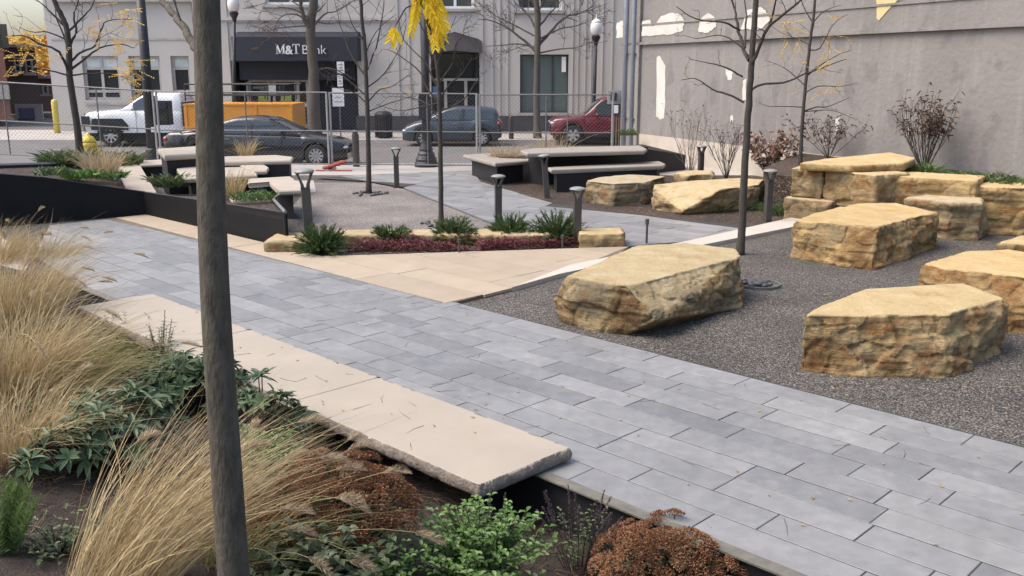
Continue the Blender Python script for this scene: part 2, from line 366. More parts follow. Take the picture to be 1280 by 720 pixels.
def thing(name, label, cat, loc=(0, 0, 0), rz=0., group=None):
    o = bpy.data.objects.new(name, None); COL.objects.link(o); o.location = loc; o.rotation_euler = (0, 0, rz); o.empty_display_size = .2
    return tag(o, label, cat, group)
KIDS = lambda o: [c for c in COL.objects if c.parent == o]
def dup(o, loc, rz=None, label=None, parent=None, scale=None):
    c = o.copy(); COL.objects.link(c)
    if parent: c.parent = parent
    else:
        c.location = loc
        if rz is not None: c.rotation_euler = (0, 0, rz)
        if label: c['label'] = label
        if scale: c.scale = scale
    for k in KIDS(o): dup(k, None, parent=c)
    return c
def structure(mb, name, mat, smooth=False): return tag(mb.build(name, mat, None, smooth), kind='structure')
def clip(poly, a, b):                         # keep the part of poly left of the line a->b
    out = []; n = len(poly); sd = lambda p: (b[0] - a[0]) * (p[1] - a[1]) - (b[1] - a[1]) * (p[0] - a[0])
    for i in range(n):
        p, q = poly[i], poly[(i + 1) % n]; sp, sq = sd(p), sd(q)
        if sp >= 0: out.append(p)
        if (sp >= 0) != (sq >= 0):
            k = sp / (sp - sq); out.append((p[0] + (q[0] - p[0]) * k, p[1] + (q[1] - p[1]) * k))
    return out
def ccw(poly):
    n = len(poly); return poly if sum(poly[i][0] * poly[(i + 1) % n][1] - poly[(i + 1) % n][0] * poly[i][1] for i in range(n)) > 0 else poly[::-1]
def clip_to(poly, region):
    region = ccw(region)
    for i in range(len(region)):
        poly = clip(poly, region[i], region[(i + 1) % len(region)])
        if len(poly) < 3: return []
    return poly
def pave(mb, region, row, lens, z0, z1, gap=.0095, ang=-pi / 4, jit=.0015):
    """lay staggered stones in rows running along 'ang', cut to a convex region"""
    ca, sa = cos(ang), sin(ang); loc = [(p[0] * ca + p[1] * sa, -p[0] * sa + p[1] * ca) for p in region]
    s0, s1 = min(p[0] for p in loc), max(p[0] for p in loc); t0, t1 = min(p[1] for p in loc), max(p[1] for p in loc)
    t = t0
    while t < t1 - .01:
        s = s0 - random.uniform(0, lens[1])
        while s < s1:
            l = random.choice(lens) * random.uniform(.97, 1.03)
            q = clip_to([(s + gap / 2, t + gap / 2), (s + l - gap / 2, t + gap / 2), (s + l - gap / 2, t + row - gap / 2), (s + gap / 2, t + row - gap / 2)], loc)
            if len(q) >= 3:
                cx, cy = sum(p[0] for p in q) / len(q), sum(p[1] for p in q) / len(q); dz = random.uniform(-jit, jit); tn = random.gauss(.5, .22)
                wp = lambda p: (p[0] * ca - p[1] * sa, p[0] * sa + p[1] * ca)
                ins = []
                for p in q:
                    dx, dy = cx - p[0], cy - p[1]; ins.append((p[0] + math.copysign(min(.003, abs(dx)), dx), p[1] + math.copysign(min(.003, abs(dy)), dy)))
                n = len(q); b = len(mb.v)
                mb.v += [Vector((*wp(p), z0)) for p in q] + [Vector((*wp(p), z1 - .002 + dz)) for p in q] + [Vector((*wp(p), z1 + dz)) for p in ins]
                mb.idx(b, [(i, (i + 1) % n, n + (i + 1) % n, n + i) for i in range(n)] + [(n + i, n + (i + 1) % n, 2 * n + (i + 1) % n, 2 * n + i) for i in range(n)] + [tuple(range(2 * n, 3 * n))], max(0, min(1, tn)))
            s += l
        t += row
def sheet(pts, z=None):
    mb = MB(); p = [Vector((q[0], q[1], q[2] if z is None else z)) for q in pts]
    a = sum(p[i].x * p[(i + 1) % len(p)].y - p[(i + 1) % len(p)].x * p[i].y for i in range(len(p)))
    mb.face(p if a > 0 else p[::-1]); return mb
def V(*p): return [(q.x, q.y) for q in p]

# ------------------------------------------------------------------ ground, street, paving
structure(sheet([(-400, -60), (400, -60), (400, 700), (-400, 700)], -.62), 'ground', pm('open ground', (.16, .14, .12), None, .95, .2))
mb = MB()                                                   # foreground bed falling to the steel edge
N = 150
for i in range(N):
    for j in range(N):
        q = []
        for a, c in ((i, j), (i + 1, j), (i + 1, j + 1), (i, j + 1)):
            s, t = -21 + 26 * a / N, -3 + 7.27 * c / N
            p = ST(s, t); p.z = bed_z(p.x, p.y) + .022 * noise.noise(Vector((p.x * 9, p.y * 9, 0))) + .012 * noise.noise(Vector((p.x * 23, p.y * 23, 0))); q.append(p)
        mb.face(q)
bed = structure(mb, 'planting_bed_soil', M['soil'], True)
# gravel sheet of the plaza, from the steel edge to the kerb side pavement
structure(sheet([ST(6, 4.29), ST(22, 20), (26, 24.6), (-26, 24.6), ST(-26, 4.29)], 0), 'gravel_ground', M['gravel'])
mb = MB(); mb.prism(V(Vector((-60, 24.6, 0)), Vector((40, 24.6, 0)), Vector((40, 31.2, 0)), Vector((2.6, 31.2, 0)), Vector((.6, 27.3, 0)), Vector((-60, 27.3, 0))), -.3, .012)
structure(mb, 'near_sidewalk', M['conc'])
structure(sheet([(-90, 27.0), (90, 27.0), (90, 38.2), (-90, 38.2)], -.115), 'road', M['asphalt'])
mb = MB(); mb.prism([(-60, 27.3), (.6, 27.3), (.66, 27.46), (-60, 27.46)], -.3, .02); structure(mb, 'near_kerb', pm('kerb concrete', (.50, .44, .41), (.42, .37, .34), .85, 2))
mb = MB(); mb.box((0, 37.9, -.1), (140, .16, .22)); structure(mb, 'far_kerb', MATS['kerb concrete'])
mb = MB(); mb.box((0, 41.2, -.12), (140, 6.4, .26)); structure(mb, 'far_sidewalk', M['conc'])
mb = MB()
for x0, x1 in ((-26, -18.6), (-17.2, -16.2), (4, 9)): mb.box(((x0 + x1) / 2, 34.3, -.113), (x1 - x0, .12, .006))
mb.box((-3, 29.0, -.113), (34, .1, .006))
structure(mb, 'road_marking', pm('worn road paint', (.62, .60, .57), (.35, .33, .32), .8, 5))
# slate walkway
mb = MB(); sheetp = [ST(5, 4.28), ST(5, 7.04), ST(-17.3, 7.04), ST(-17.6, 4.6), ST(-15, 3.7), ST(-12, 4.28)]
mb.prism(V(*sheetp), -.3, .0325); structure(mb, 'walkway_base', M['joint'])
mb = MB()
pave(mb, V(ST(5, 4.30), ST(5, 7.02), ST(-8.05, 7.02), ST(-8.05, 4.30)), .272, (.95, .95, .93, .62), .004, .036)
pave(mb, V(ST(-8.057, 4.30), ST(-8.057, 6.90), ST(-17.2, 6.90), ST(-17.2, 5.75), ST(-14.4, 4.55), ST(-12, 4.30)), .272, (.95, .95, .93, .62), .004, .036)
structure(mb, 'slate_walkway', M['slate'])
mb = MB(); pave(mb, V(ST(-17.5, 4.7), ST(-17.2, 5.74), ST(-14.42, 4.54), ST(-12.2, 4.31), ST(-15.0, 3.8)), .36, (.62, .62), .004, .038, ang=radians(70))
structure(mb, 'pale_edge_paving', pm('pale pink paver', (.50, .43, .39), (.44, .375, .34), .75, 2, tone=.08))
# limestone paving between walkway, juniper bed and gravel
CURB0, CURB1 = G(632, 366), G(990, 288); CB0, CB1 = G(690, 344), G(990, 275)
mb = MB(); mb.prism(V(ST(-17.2, 6.745), ST(-8.0, 6.99), G(567, 382), G(700, 347), G(760, 331), G(786, 311), G(405, 323.5), ST(-11.5, 7.5), ST(-17.2, 7.5)), -.2, .0385)
structure(mb, 'limestone_base', M['beige_dark'])
mb = MB()
pave(mb, V(ST(-17.2, 6.91), ST(-8.0, 6.91), ST(-8.0, 7.49), ST(-17.2, 7.49)), .585, (1.6, 2.1), .006, .042, gap=.011)
pave(mb, V(ST(-11.4, 7.497), ST(-7.97, 7.497), ST(-8.0, 8.0), ST(-8.12, 9.02), ST(-8.73, 11.26)), .52, (2.0, 2.6, 3.1), .006, .042, gap=.012)
structure(mb, 'limestone_paving', M['beige'])
mb = MB(); mb.prism(V(G(640, 364.5), G(712, 336), G(860, 305), G(1003, 272.5), G(1003, 285), G(870, 312), G(700, 347.2)), -.2, .056)
structure(mb, 'pale_kerb', M['white_kerb'])
# second slate walkway beyond
FW = [G(392, 224), G(470, 219), G(590, 214.5), G(600, 229), G(690, 256), G(800, 271), G(946, 285), G(864, 304), G(786, 310), G(722, 302), G(622, 283), G(505, 236), G(460, 228)]
structure(sheet(FW, .0285), 'far_walkway_base', M['joint'])
mb = MB()
A1 = V(G(505, 236), G(590, 214.5), G(601, 229), G(622, 283)); A4 = V(G(601.2, 229), G(690, 256), G(622.2, 283)); A2 = V(G(622.3, 283), G(690, 256.3), G(800, 271.2), G(946, 285), G(864, 304), G(786, 310), G(722, 302))
A3 = V(G(392, 224), G(470, 219), G(589, 214.6), G(504.5, 236), G(460, 228))
for a in (A1, A2, A3, A4): pave(mb, a, .30, (.95, .93, .62), .008, .034, ang=radians(-40), jit=.004)
structure(mb, 'far_slate_walkway', M['slate'])
structure(sheet([G(362, 262), G(392, 228.5), G(460, 228.5), G(504, 236.5), G(621, 283.5), G(600, 292), G(400, 292)], .0055), 'gravel_circle', M['gravel_l'])
# mulch on the right and behind the tables
structure(sheet([G(600, 229), G(690, 256.5), G(800, 271.5), G(946, 285.5), G(1005, 272), (6.4, 17.6), (12, 16.6), (6.4, 24.5), (-1.2, 24.5)], .007), 'bark_mulch', M['mulch'])
mb = MB()
rp = [Vector((5.05, 18.0, 0)), G(1033, 232, .6), G(1110, 232, .6), G(1222, 240, .6), G(1290, 245, .6), Vector((11.2, 17.2, 0)), W(1278, 190), W(1000, 190), Vector((5.2, 19.4, 0))]
mb.prism(V(*rp), .02, .72); structure(mb, 'raised_bed_soil', M['mulch'])
jb = V(G(336, 318), G(405, 322.5), G(762, 310), G(752, 296), G(560, 291), G(420, 291), G(340, 297))
mb = MB(); mb.prism(jb, -.1, .035); structure(mb, 'juniper_bed_soil', M['mulch'])
structure(sheet([G(250, 262), G(395, 240), G(392, 226), G(240, 226)], .0065), 'concrete_apron', M['conc'])

# steel edge that holds the walkway
p0, p1 = ST(-12.2, 4.27), ST(5, 4.27); mb = MB()
mb.prism(V(ST(-12.2, 4.262), ST(5, 4.262), ST(5, 4.281), ST(-12.2, 4.281)), -.75, .03)
e = thing('steel_edging', 'long black steel edging holding the slate walkway above the foreground bed', 'edging', ST(-3.6, 4.27, -.4))
mb.build('face_plate', M['steel'], e)
mb = MB(); mb.prism(V(ST(-12.2, 4.20), ST(5, 4.20), ST(5, 4.296), ST(-12.2, 4.296)), .031, .043); mb.build('cap_rail', M['rail'], e)

# ------------------------------------------------------------------ stone maker
def remeshed(me, voxel):
    o = bpy.data.objects.new('work', me); COL.objects.link(o)
    md = o.modifiers.new('r', 'REMESH'); md.mode = 'VOXEL'; md.voxel_size = voxel; md.use_smooth_shade = True
    dg = bpy.context.evaluated_depsgraph_get(); out = bpy.data.meshes.new_from_object(o.evaluated_get(dg))
    bpy.data.objects.remove(o); bpy.data.meshes.remove(me); return out
STONE_N = [0]
def stone(name, label, pts, voxel=.024, mat='stone', group=None, amp=1., chop=.05, cat='boulder'):
    """rough quarried block: the hull of surveyed corners, chipped along its beds"""
    STONE_N[0] += 1; sd = STONE_N[0] * 7.31
    pts = [Vector(p) for p in pts]
    c = Vector((sum(p.x for p in pts) / len(pts), sum(p.y for p in pts) / len(pts), min(p.z for p in pts)))
    bm = bmesh.new()
    for p in pts: bm.verts.new(p - c)
    bmesh.ops.convex_hull(bm, input=bm.verts); bmesh.ops.dissolve_limit(bm, angle_limit=.09, verts=bm.verts, edges=bm.edges)
    bmesh.ops.delete(bm, geom=[v for v in bm.verts if not v.link_faces], context='VERTS')
    bmesh.ops.bevel(bm, geom=list(bm.edges), offset=chop * .3, segments=1, affect='EDGES', clamp_overlap=True)
    me = bpy.data.meshes.new(name); bm.to_mesh(me); bm.free()
    me = remeshed(me, voxel); bedv = []
    zt = max(v.co.z for v in me.vertices); zmid = sum(p.z for p in pts) / len(pts) - c.z
    nrm = [v.normal.copy() for v in me.vertices]
    for v, n in zip(me.vertices, nrm):
        p = v.co + Vector((sd, sd * .7, sd * .3)); side = 1 - abs(n.z) ** 2; topf = max(0, n.z)
        big = noise.noise(p * 1.6) * .075 + noise.noise(p * 3.7) * .03
        # beds: each layer steps in or out by its own amount, broken along its length
        zl = (p.z + noise.noise(Vector((p.x * .9, p.y * .9, 0))) * .06) * 6; li = math.floor(zl)
        br = math.floor(p.x * 1.9 + p.y * 1.3 + noise.noise(Vector((p.x, p.y, li * 3.1))) * 1.5)
        lay = (noise.cell(Vector((li * 1.7, br * .61, 3.3))) - .5) * .03 + (noise.cell(Vector((math.floor(zl * 2.7), math.floor(p.x * 4 + p.y * 3.1), 1.3))) - .5) * .010
        vd, vp = noise.voronoi((Vector((p.x, p.y, p.z * 1.3)) + noise.noise_vector(p * 2.5) * .12) * 2.4); facet = (noise.noise(vp[0] * 5.3)) * .075 + min(.2, vd[1] - vd[0]) * .12
        v2, q2 = noise.voronoi((p + noise.noise_vector(p * 5) * .05) * Vector((1, 1, 1.6)).length * 3.4); facet += noise.noise(q2[0] * 3.7) * .02
        fine = noise.noise(p * 15) * .014 + noise.noise(p * 33) * .008 + abs(noise.noise(Vector((p.x * 3, p.y * 3, p.z * 18)))) * .012
        d = side * (big + lay + facet + fine) + topf ** 2 * (noise.noise(p * 1.9) * .02 - max(0, noise.noise(p * 2.7) - .1) * .04 + noise.noise(q2[0] * 2.1) * .010 + noise.noise(p * 13) * .008 + noise.noise(Vector((p.x * 9, p.y * 22, 0))) * .005)
        if .25 < n.z < .9 and noise.noise(p * 5) > -.1: d -= .035 * abs(noise.noise(p * 7)) + .02
        v.co += Vector((n.x, n.y, n.z * .45)) * d * amp * .8
        if v.co.z < .0: v.co.z = 0
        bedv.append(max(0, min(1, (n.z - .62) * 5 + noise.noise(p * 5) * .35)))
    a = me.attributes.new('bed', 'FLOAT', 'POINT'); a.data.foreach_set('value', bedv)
    o = link(name, me, M[mat], None, True); o.location = c; return tag(o, label, cat, group)
def top_px(z, *px): return [G(a, b, z) for a, b in px]
def drop(pts, z=0., sc=1.):
    return [Vector((p.x, p.y, z)) for p in pts]
gr = 'sandstone boulders set out on the dark gravel'
def zz(px, py, X0=660, Y0=180, S=2.0645): return (X0 + px / S, Y0 + py / S)
t = top_px(.52, zz(710, 442), zz(745, 420), zz(870, 372), zz(1125, 357), zz(1235, 398), zz(1085, 440), zz(900, 440), zz(760, 440))
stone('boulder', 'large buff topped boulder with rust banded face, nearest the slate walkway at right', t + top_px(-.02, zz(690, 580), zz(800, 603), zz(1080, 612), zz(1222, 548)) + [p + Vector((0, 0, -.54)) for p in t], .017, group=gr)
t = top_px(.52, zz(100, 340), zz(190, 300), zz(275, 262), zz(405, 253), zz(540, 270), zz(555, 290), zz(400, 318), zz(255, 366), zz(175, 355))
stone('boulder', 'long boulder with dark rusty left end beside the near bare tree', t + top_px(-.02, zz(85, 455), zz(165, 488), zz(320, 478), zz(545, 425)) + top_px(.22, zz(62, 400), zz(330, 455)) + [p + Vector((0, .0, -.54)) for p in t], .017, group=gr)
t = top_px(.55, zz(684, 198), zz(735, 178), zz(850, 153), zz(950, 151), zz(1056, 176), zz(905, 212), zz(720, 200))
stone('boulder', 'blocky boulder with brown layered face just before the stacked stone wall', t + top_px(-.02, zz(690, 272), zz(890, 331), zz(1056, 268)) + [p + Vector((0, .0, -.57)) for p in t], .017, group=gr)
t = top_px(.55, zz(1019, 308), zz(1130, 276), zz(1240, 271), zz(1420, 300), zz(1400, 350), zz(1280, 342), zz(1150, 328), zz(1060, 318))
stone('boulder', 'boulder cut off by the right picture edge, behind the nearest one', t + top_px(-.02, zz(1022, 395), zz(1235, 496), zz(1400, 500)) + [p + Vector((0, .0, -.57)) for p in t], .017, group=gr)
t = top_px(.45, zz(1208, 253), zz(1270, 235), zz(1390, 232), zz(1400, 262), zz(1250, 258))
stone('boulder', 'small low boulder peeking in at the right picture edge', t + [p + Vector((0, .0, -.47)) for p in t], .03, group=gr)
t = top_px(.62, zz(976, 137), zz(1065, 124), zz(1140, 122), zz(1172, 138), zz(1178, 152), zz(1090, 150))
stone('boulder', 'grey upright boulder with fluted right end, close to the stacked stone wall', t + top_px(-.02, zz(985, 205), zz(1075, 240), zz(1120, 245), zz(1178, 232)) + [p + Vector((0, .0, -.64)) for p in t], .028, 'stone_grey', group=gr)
# boulders between the walkways and the tables
gr2 = 'boulders in the bark bed by the far walkway'
t = top_px(.46, (732, 226), (768, 230), (807, 228), (834, 220), (786, 218), (748, 221))
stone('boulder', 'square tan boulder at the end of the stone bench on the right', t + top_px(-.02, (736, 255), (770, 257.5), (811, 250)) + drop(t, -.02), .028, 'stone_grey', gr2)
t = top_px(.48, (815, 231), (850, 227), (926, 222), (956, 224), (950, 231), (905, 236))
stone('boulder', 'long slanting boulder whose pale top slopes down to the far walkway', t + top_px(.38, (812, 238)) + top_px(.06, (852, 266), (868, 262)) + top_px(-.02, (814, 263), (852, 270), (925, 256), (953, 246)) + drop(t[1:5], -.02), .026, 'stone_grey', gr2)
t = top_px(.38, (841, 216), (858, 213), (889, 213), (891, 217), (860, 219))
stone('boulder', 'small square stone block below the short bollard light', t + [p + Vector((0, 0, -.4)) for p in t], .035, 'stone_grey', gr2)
# stacked wall
gr3 = 'blocks of the stacked stone wall'
def block(label, p0, p1, zt, zb, depth, mat='stone', voxel=.026, skew=0.):
    a, b = G(*p0, zt), G(*p1, zt); d = (b - a).normalized(); n = Vector((-d.y, d.x, 0));
    if n.y < 0: n = -n
    b2 = a + d * ((b - a).length)
    q = [a, b2, b2 + n * depth, a + n * depth]
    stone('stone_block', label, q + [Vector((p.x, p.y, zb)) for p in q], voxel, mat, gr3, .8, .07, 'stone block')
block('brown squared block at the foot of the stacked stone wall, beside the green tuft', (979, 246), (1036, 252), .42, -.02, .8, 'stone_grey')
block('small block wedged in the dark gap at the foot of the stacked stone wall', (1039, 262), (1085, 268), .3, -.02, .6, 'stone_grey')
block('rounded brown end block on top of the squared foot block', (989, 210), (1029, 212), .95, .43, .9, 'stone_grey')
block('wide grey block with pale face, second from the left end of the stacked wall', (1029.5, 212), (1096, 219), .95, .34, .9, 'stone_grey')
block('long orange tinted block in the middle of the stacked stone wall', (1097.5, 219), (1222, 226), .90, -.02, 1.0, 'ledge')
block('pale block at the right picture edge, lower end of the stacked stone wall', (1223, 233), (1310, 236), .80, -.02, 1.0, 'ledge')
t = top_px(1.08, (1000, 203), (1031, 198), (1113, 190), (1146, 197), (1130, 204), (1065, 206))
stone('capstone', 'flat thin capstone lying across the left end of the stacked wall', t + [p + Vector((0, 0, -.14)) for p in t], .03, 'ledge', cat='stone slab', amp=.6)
# low ledge stones behind the junipers
gr4 = 'low ledge stones along the back of the juniper bed'
def ledge(label, x0, x1, y0, y1, z, dep):
    a, b = G(x0, y0, z), G(x1, y1, z); n = Vector((.05, 1, 0)).normalized()
    q = [a, b, b + n * dep, a + n * dep]; stone('ledge_stone', label, q + [Vector((p.x, p.y, -.02)) for p in q], .035, 'ledge', gr4, .8, .06, 'stone')
ledge('pale ledge stone at the left end of the juniper bed, touching the black planter', 330, 402, 300, 300, .22, .7)
ledge('long thin ledge stone behind the leftmost junipers', 405, 545, 294, 293, .2, .55)
ledge('long ledge stone behind the middle junipers by the tree', 548, 690, 293, 293, .2, .55)
ledge('squared golden ledge stone at the right end of the juniper bed', 722, 781, 293, 292, .24, .6)

# ------------------------------------------------------------------ the long limestone bench
bench = thing('stone_bench', 'long cream limestone slab bench with rough dark edges beside the slate walkway', 'bench', ST(-7.2, 4.1, 0))
def slab_piece(s0, s1, ends):
    bm = bmesh.new()
    for s in (s0, s1):
        for tt in (3.66, 4.55):
            for z in (.045, .14): bm.verts.new(ST(s, tt, z))
    bmesh.ops.convex_hull(bm, input=bm.verts); me = bpy.data.meshes.new('slab'); bm.to_mesh(me); bm.free()
    me = remeshed(me, .02)
    for v in me.vertices:
        s, tt = TS(v.co); n = v.normal; d = min(tt - 3.66, 4.55 - tt, (s - s0) if ends[0] else 9, (s1 - s) if ends[1] else 9)
        out = Vector((n.x, n.y, 0))
        if abs(n.z) < .8 and d < .06:
            r = (noise.noise(v.co * 5) * .012 + noise.noise(v.co * 16) * .011 + noise.noise(v.co * 40) * .006) * (.45 if n.z > .3 else 1)
            v.co += out * r - Vector((0, 0, 1)) * 0
        if d < .05: v.co -= out * .018 * ((v.co.z - .0925) / .05) ** 2
    return me
SE = []
for i, (s0, s1) in enumerate(((-10.44, -8.24), (-8.236, -6.115), (-6.111, -3.95))):
    me = slab_piece(s0, s1, (i == 0, i == 2)); o = link('slab', me, M['slab'], bench, True)
    me.materials.append(M['slab_edge'])
    for p in me.polygons:
        s, tt = TS(p.center)
        inside = abs(s - s0) < .03 and i > 0 or abs(s - s1) < .03 and i < 2
        p.material_index = 1 if (p.normal.z < .62 and not inside) else 0
        if p.normal.z > .9: p.use_smooth = True
    for v in me.vertices: v.co -= bench.location
for s in (-10, -8.2, -6.1, -4.4): mb = MB(); mb.prism(V(ST(s - .09, 4.0), ST(s + .09, 4.0), ST(s + .09, 4.25), ST(s - .09, 4.25)), -.5, .047); mb.build('bracket', M['steel'], bench)

# ------------------------------------------------------------------ planters, slab tables and benches
def zat(px, py, p): return D(px, py, p.y).z
# black steel wedge planter on the left
a0 = ST(-12.37, 7.52); a1 = ST(-17.2, 7.47); a2 = G(60, 279); a3 = G(-60, 288)
zs = [zat(360, 266, a0), zat(180, 240, a1), zat(60, 222, a2), zat(-60, 212, a3)]
pl = thing('steel_planter', 'long black steel planter with sloping top beside the far end of the slate walkway', 'planter', a1)
mb = MB()
fr = [a3, a2, a1, a0]; fz = [zs[3], zs[2], zs[1], zs[0]]
pm_ = a1.lerp(a2, .2); pmz = zs[1] + (zs[2] - zs[1]) * .2; pn_ = a1.lerp(a0, .07); pnz = zs[1] + (zs[0] - zs[1]) * .07
bl_ = [a3 + Vector((-.2, .5, 0)), a2 + Vector((-1.0, 3.0, 0)), G(138, 205, .62)]; br_ = G(336, 243, zs[0] - .02)
bl_[2].z = 0; br_.z = 0; blz = [zs[3] - .01, zat(62, 205, bl_[1]), .62]
def strip(mb, p, q, zp, zq, th, zb=-.05):
    d = (q - p).normalized(); n = Vector((-d.y, d.x, 0)) * th; b = len(mb.v)
    for r, z in ((p, zp), (q, zq)):
        mb.v += [Vector((r.x, r.y, zb)), Vector((r.x + n.x, r.y + n.y, zb)), Vector((r.x + n.x, r.y + n.y, z)), Vector((r.x, r.y, z))]
    mb.idx(b, ((0, 1, 2, 3), (7, 6, 5, 4), (0, 4, 5, 1), (1, 5, 6, 2), (2, 6, 7, 3), (3, 7, 4, 0)))
for i in range(3): strip(mb, fr[i], fr[i + 1], fz[i], fz[i + 1], .03)
for i in range(3): strip(mb, fr[i], fr[i + 1], fz[i], fz[i + 1], .03)
strip(mb, bl_[1], bl_[0], blz[1], blz[0], .025); strip(mb, bl_[2], bl_[1], blz[2], blz[1], .025); strip(mb, pm_ + Vector((0, .03, 0)), bl_[2], pmz - .03, blz[2], .025)
strip(mb, a0, br_, zs[0], zs[0] - .02, .025); strip(mb, br_, pn_ + Vector((.02, .04, 0)), zs[0] - .02, pnz - .03, .025)
mb.build('plate_wall', M['steel'], pl)
mb = MB(); lip = Vector((0, 0, .004))
for p, q, zp, zq in [(fr[0], fr[1], fz[0], fz[1]), (fr[1], fr[2], fz[1], fz[2]), (fr[2], fr[3], fz[2], fz[3])]:
    mb.tube([p + Vector((.0, .015, zp)), q + Vector((0, .015, zq))], .012, 4)
mb.build('rim', M['steel'], pl); mb = MB(); mb.tube([bl_[0] + Vector((0, 0, blz[0] + .01)), bl_[1] + Vector((0, 0, blz[1] + .01))], .035, 4); mb.build('rim', M['galv'], pl)  # second, pale rim: light on the black back edge, painted as a tube
mb = MB(); mb.tube([a0 + Vector((0, 0, zs[0] + .01)), br_ + Vector((0, 0, zs[0] - .01))], .03, 4); mb.build('end_edge_highlight', M['galv'], pl)  # pale tube paints the highlight along the black plate's thickness
mb = MB(); up = lambda p, z: Vector((p.x, p.y, z))
for q in ([up(a3, zs[3] - .05), up(a2, zs[2] - .05), up(bl_[1], blz[1] - .04), up(bl_[0], blz[0] - .04)], [up(a2, zs[2] - .05), up(pm_, pmz - .05), up(bl_[2], blz[2] - .04), up(bl_[1], blz[1] - .04)], [up(pn_, pnz - .05), up(a0, zs[0] - .05), up(br_, zs[0] - .06)]): mb.face(q)
mb.build('soil', M['mulch'], pl)
PLZ = lambda px, py, z: G(px, py, z)

def slab_top(mb, pts, z, th=.09):
    c = sum(pts, Vector()) / len(pts)
    ins = lambda k, zz_: [(Vector((p.x + (c.x - p.x) / max(.3, (c - p).length) * k, p.y + (c.y - p.y) / max(.3, (c - p).length) * k, zz_))) for p in pts]
    rows = [ins(.03, z - th), ins(0, z - th * .7), ins(0, z - th * .25), ins(.025, z)]; n = len(pts); b = len(mb.v)
    for r in rows: mb.v += r
    sg = 1 if sum(pts[i].x * pts[(i + 1) % n].y - pts[(i + 1) % n].x * pts[i].y for i in range(n)) > 0 else -1
    for k in range(3):
        for i in range(n):
            q = (k * n + i, k * n + (i + 1) % n, (k + 1) * n + (i + 1) % n, (k + 1) * n + i); mb.idx(b, (q if sg > 0 else q[::-1],))
    mb.idx(b, (tuple(range(3 * n, 4 * n))[::sg], tuple(range(n))[::-sg]))
def inset(pts, k):
    c = sum(pts, Vector()) / len(pts); return [p + (c - p).normalized() * k for p in pts]
M['pslab'] = pm('pale seat slab', (.40, .35, .29), (.35, .305, .25), .75, 2, 60, .12, .003)
M['wslab'] = pm('weathered seat slab', (.29, .265, .23), (.24, .218, .19), .8, 2, 60, .15, .003)
def seat(name, label, cat, px, z, base=None, th=.09, group=None, topmat='pslab', ins=.12, legs=None):
    pts = [G(a, b, z) for a, b in px]; c = sum(pts, Vector()) / len(pts)
    o = thing(name, label, cat, (c.x, c.y, 0), group=group)
    mb = MB(); slab_top(mb, pts, z, th); mb.build('slab_top', M[topmat], o)
    if legs:
        for l in legs:
            m2 = MB(); m2.prism([(q.x, q.y) for q in [G(a, b, 0) for a, b in l]], 0, z - th); m2.build('leg', M['steel'], o)
    else:
        bp = base or inset(pts, ins); m2 = MB(); m2.prism([(q.x, q.y) for q in bp], 0, z - th + .002); m2.build('base', M['steel'], o)
    return o
def zl(*p): return [(130 + a / 4.92, 170 + b / 4.92) for a, b in p]
g5 = 'stone topped seats and counters of the left seating group'
seat('slab_bench', 'long pale slab bench running back from the black planter toward the street', 'bench', zl((322, 346), (140, 340), (62, 160), (208, 158)), .38, group=g5)
seat('slab_bench', 'short slab bench butting the back end of the long pale slab bench', 'bench', zl((212, 152), (372, 142), (372, 172), (222, 178)), .42, th=.07, group=g5)
seat('counter', 'high black counter with a pale stone top left of the foreground trunk', 'counter', zl((328, 78), (600, 60), (610, 104), (372, 118)), .95, th=.12, group=g5)
o = seat('tall_planter', 'black planter with pale stone rim and dry grass before the black sedan', 'planter', zl((640, 128), (1060, 116), (1165, 128), (1150, 150), (640, 160)), .78, th=.09, group=g5, ins=.06)
seat('slab_table', 'wide pale slab table behind the foreground trunk', 'table', zl((445, 198), (560, 186), (840, 186), (945, 212), (940, 240), (490, 262)), .66, th=.09, group=g5, ins=.3)
seat('slab_table', 'angled pale slab table adjoining the wide one, in front of the tall planter', 'table', zl((745, 150), (930, 147), (1015, 193), (1000, 212), (925, 214), (860, 186)), .70, th=.09, group=g5, ins=.25)
seat('corner_bench', 'angled slab bench with a black leg beside the tall leaning bollard light', 'bench', zl((885, 262), (1145, 247), (1225, 308), (1220, 330), (1075, 336), (1015, 280), (885, 290)), .62, group=g5,
     legs=[zl((1060, 470), (1165, 478), (1170, 512), (1075, 506)), zl((905, 420), (990, 430), (985, 445), (900, 440))])
seat('slab_bench', 'low pale slab seat tucked behind the green end of the black planter', 'bench', zl((770, 372), (1030, 355), (1047, 380), (1030, 392), (790, 392)), .55, group=g5)
def zr(*p): return [(570 + a / 3.879, 160 + b / 3.879) for a, b in p]
g6 = 'stone topped seats and tables of the right seating group'
rim = zr((33, 130), (215, 117), (420, 135), (355, 157), (190, 171)); pts = [G(a, b, .55) for a, b in rim]
o = thing('tall_planter', 'black planter with pale stone rim beside the picnic table', 'planter', (pts[0].x, pts[0].y, 0), group=g6)
mb = MB(); slab_top(mb, pts, .55, .09); mb.build('slab_rim', M['wslab'], o)
mb = MB(); mb.prism([(q.x, q.y) for q in inset(pts, .28)], 0, .463); mb.build('base', M['steel'], o)
mb = MB(); mb.prism([(q.x, q.y) for q in [G(a, b, .55) for a, b in zr((165, 133), (230, 122), (380, 140), (340, 150), (215, 146))]], .5, .556); mb.build('soil', M['mulch'], o)
bt = [G(*q, 0) for q in zr((345, 268), (420, 275), (1010, 225), (880, 215))]
seat('picnic_table', 'long weathered slab table on a black base in the right seating group', 'table', zr((312, 107), (372, 98), (892, 84), (928, 101), (915, 109), (345, 124)), .84, base=[G(*q, 0) for q in zr((350, 268), (425, 278), (925, 232), (900, 215))], group=g6, topmat='wslab')
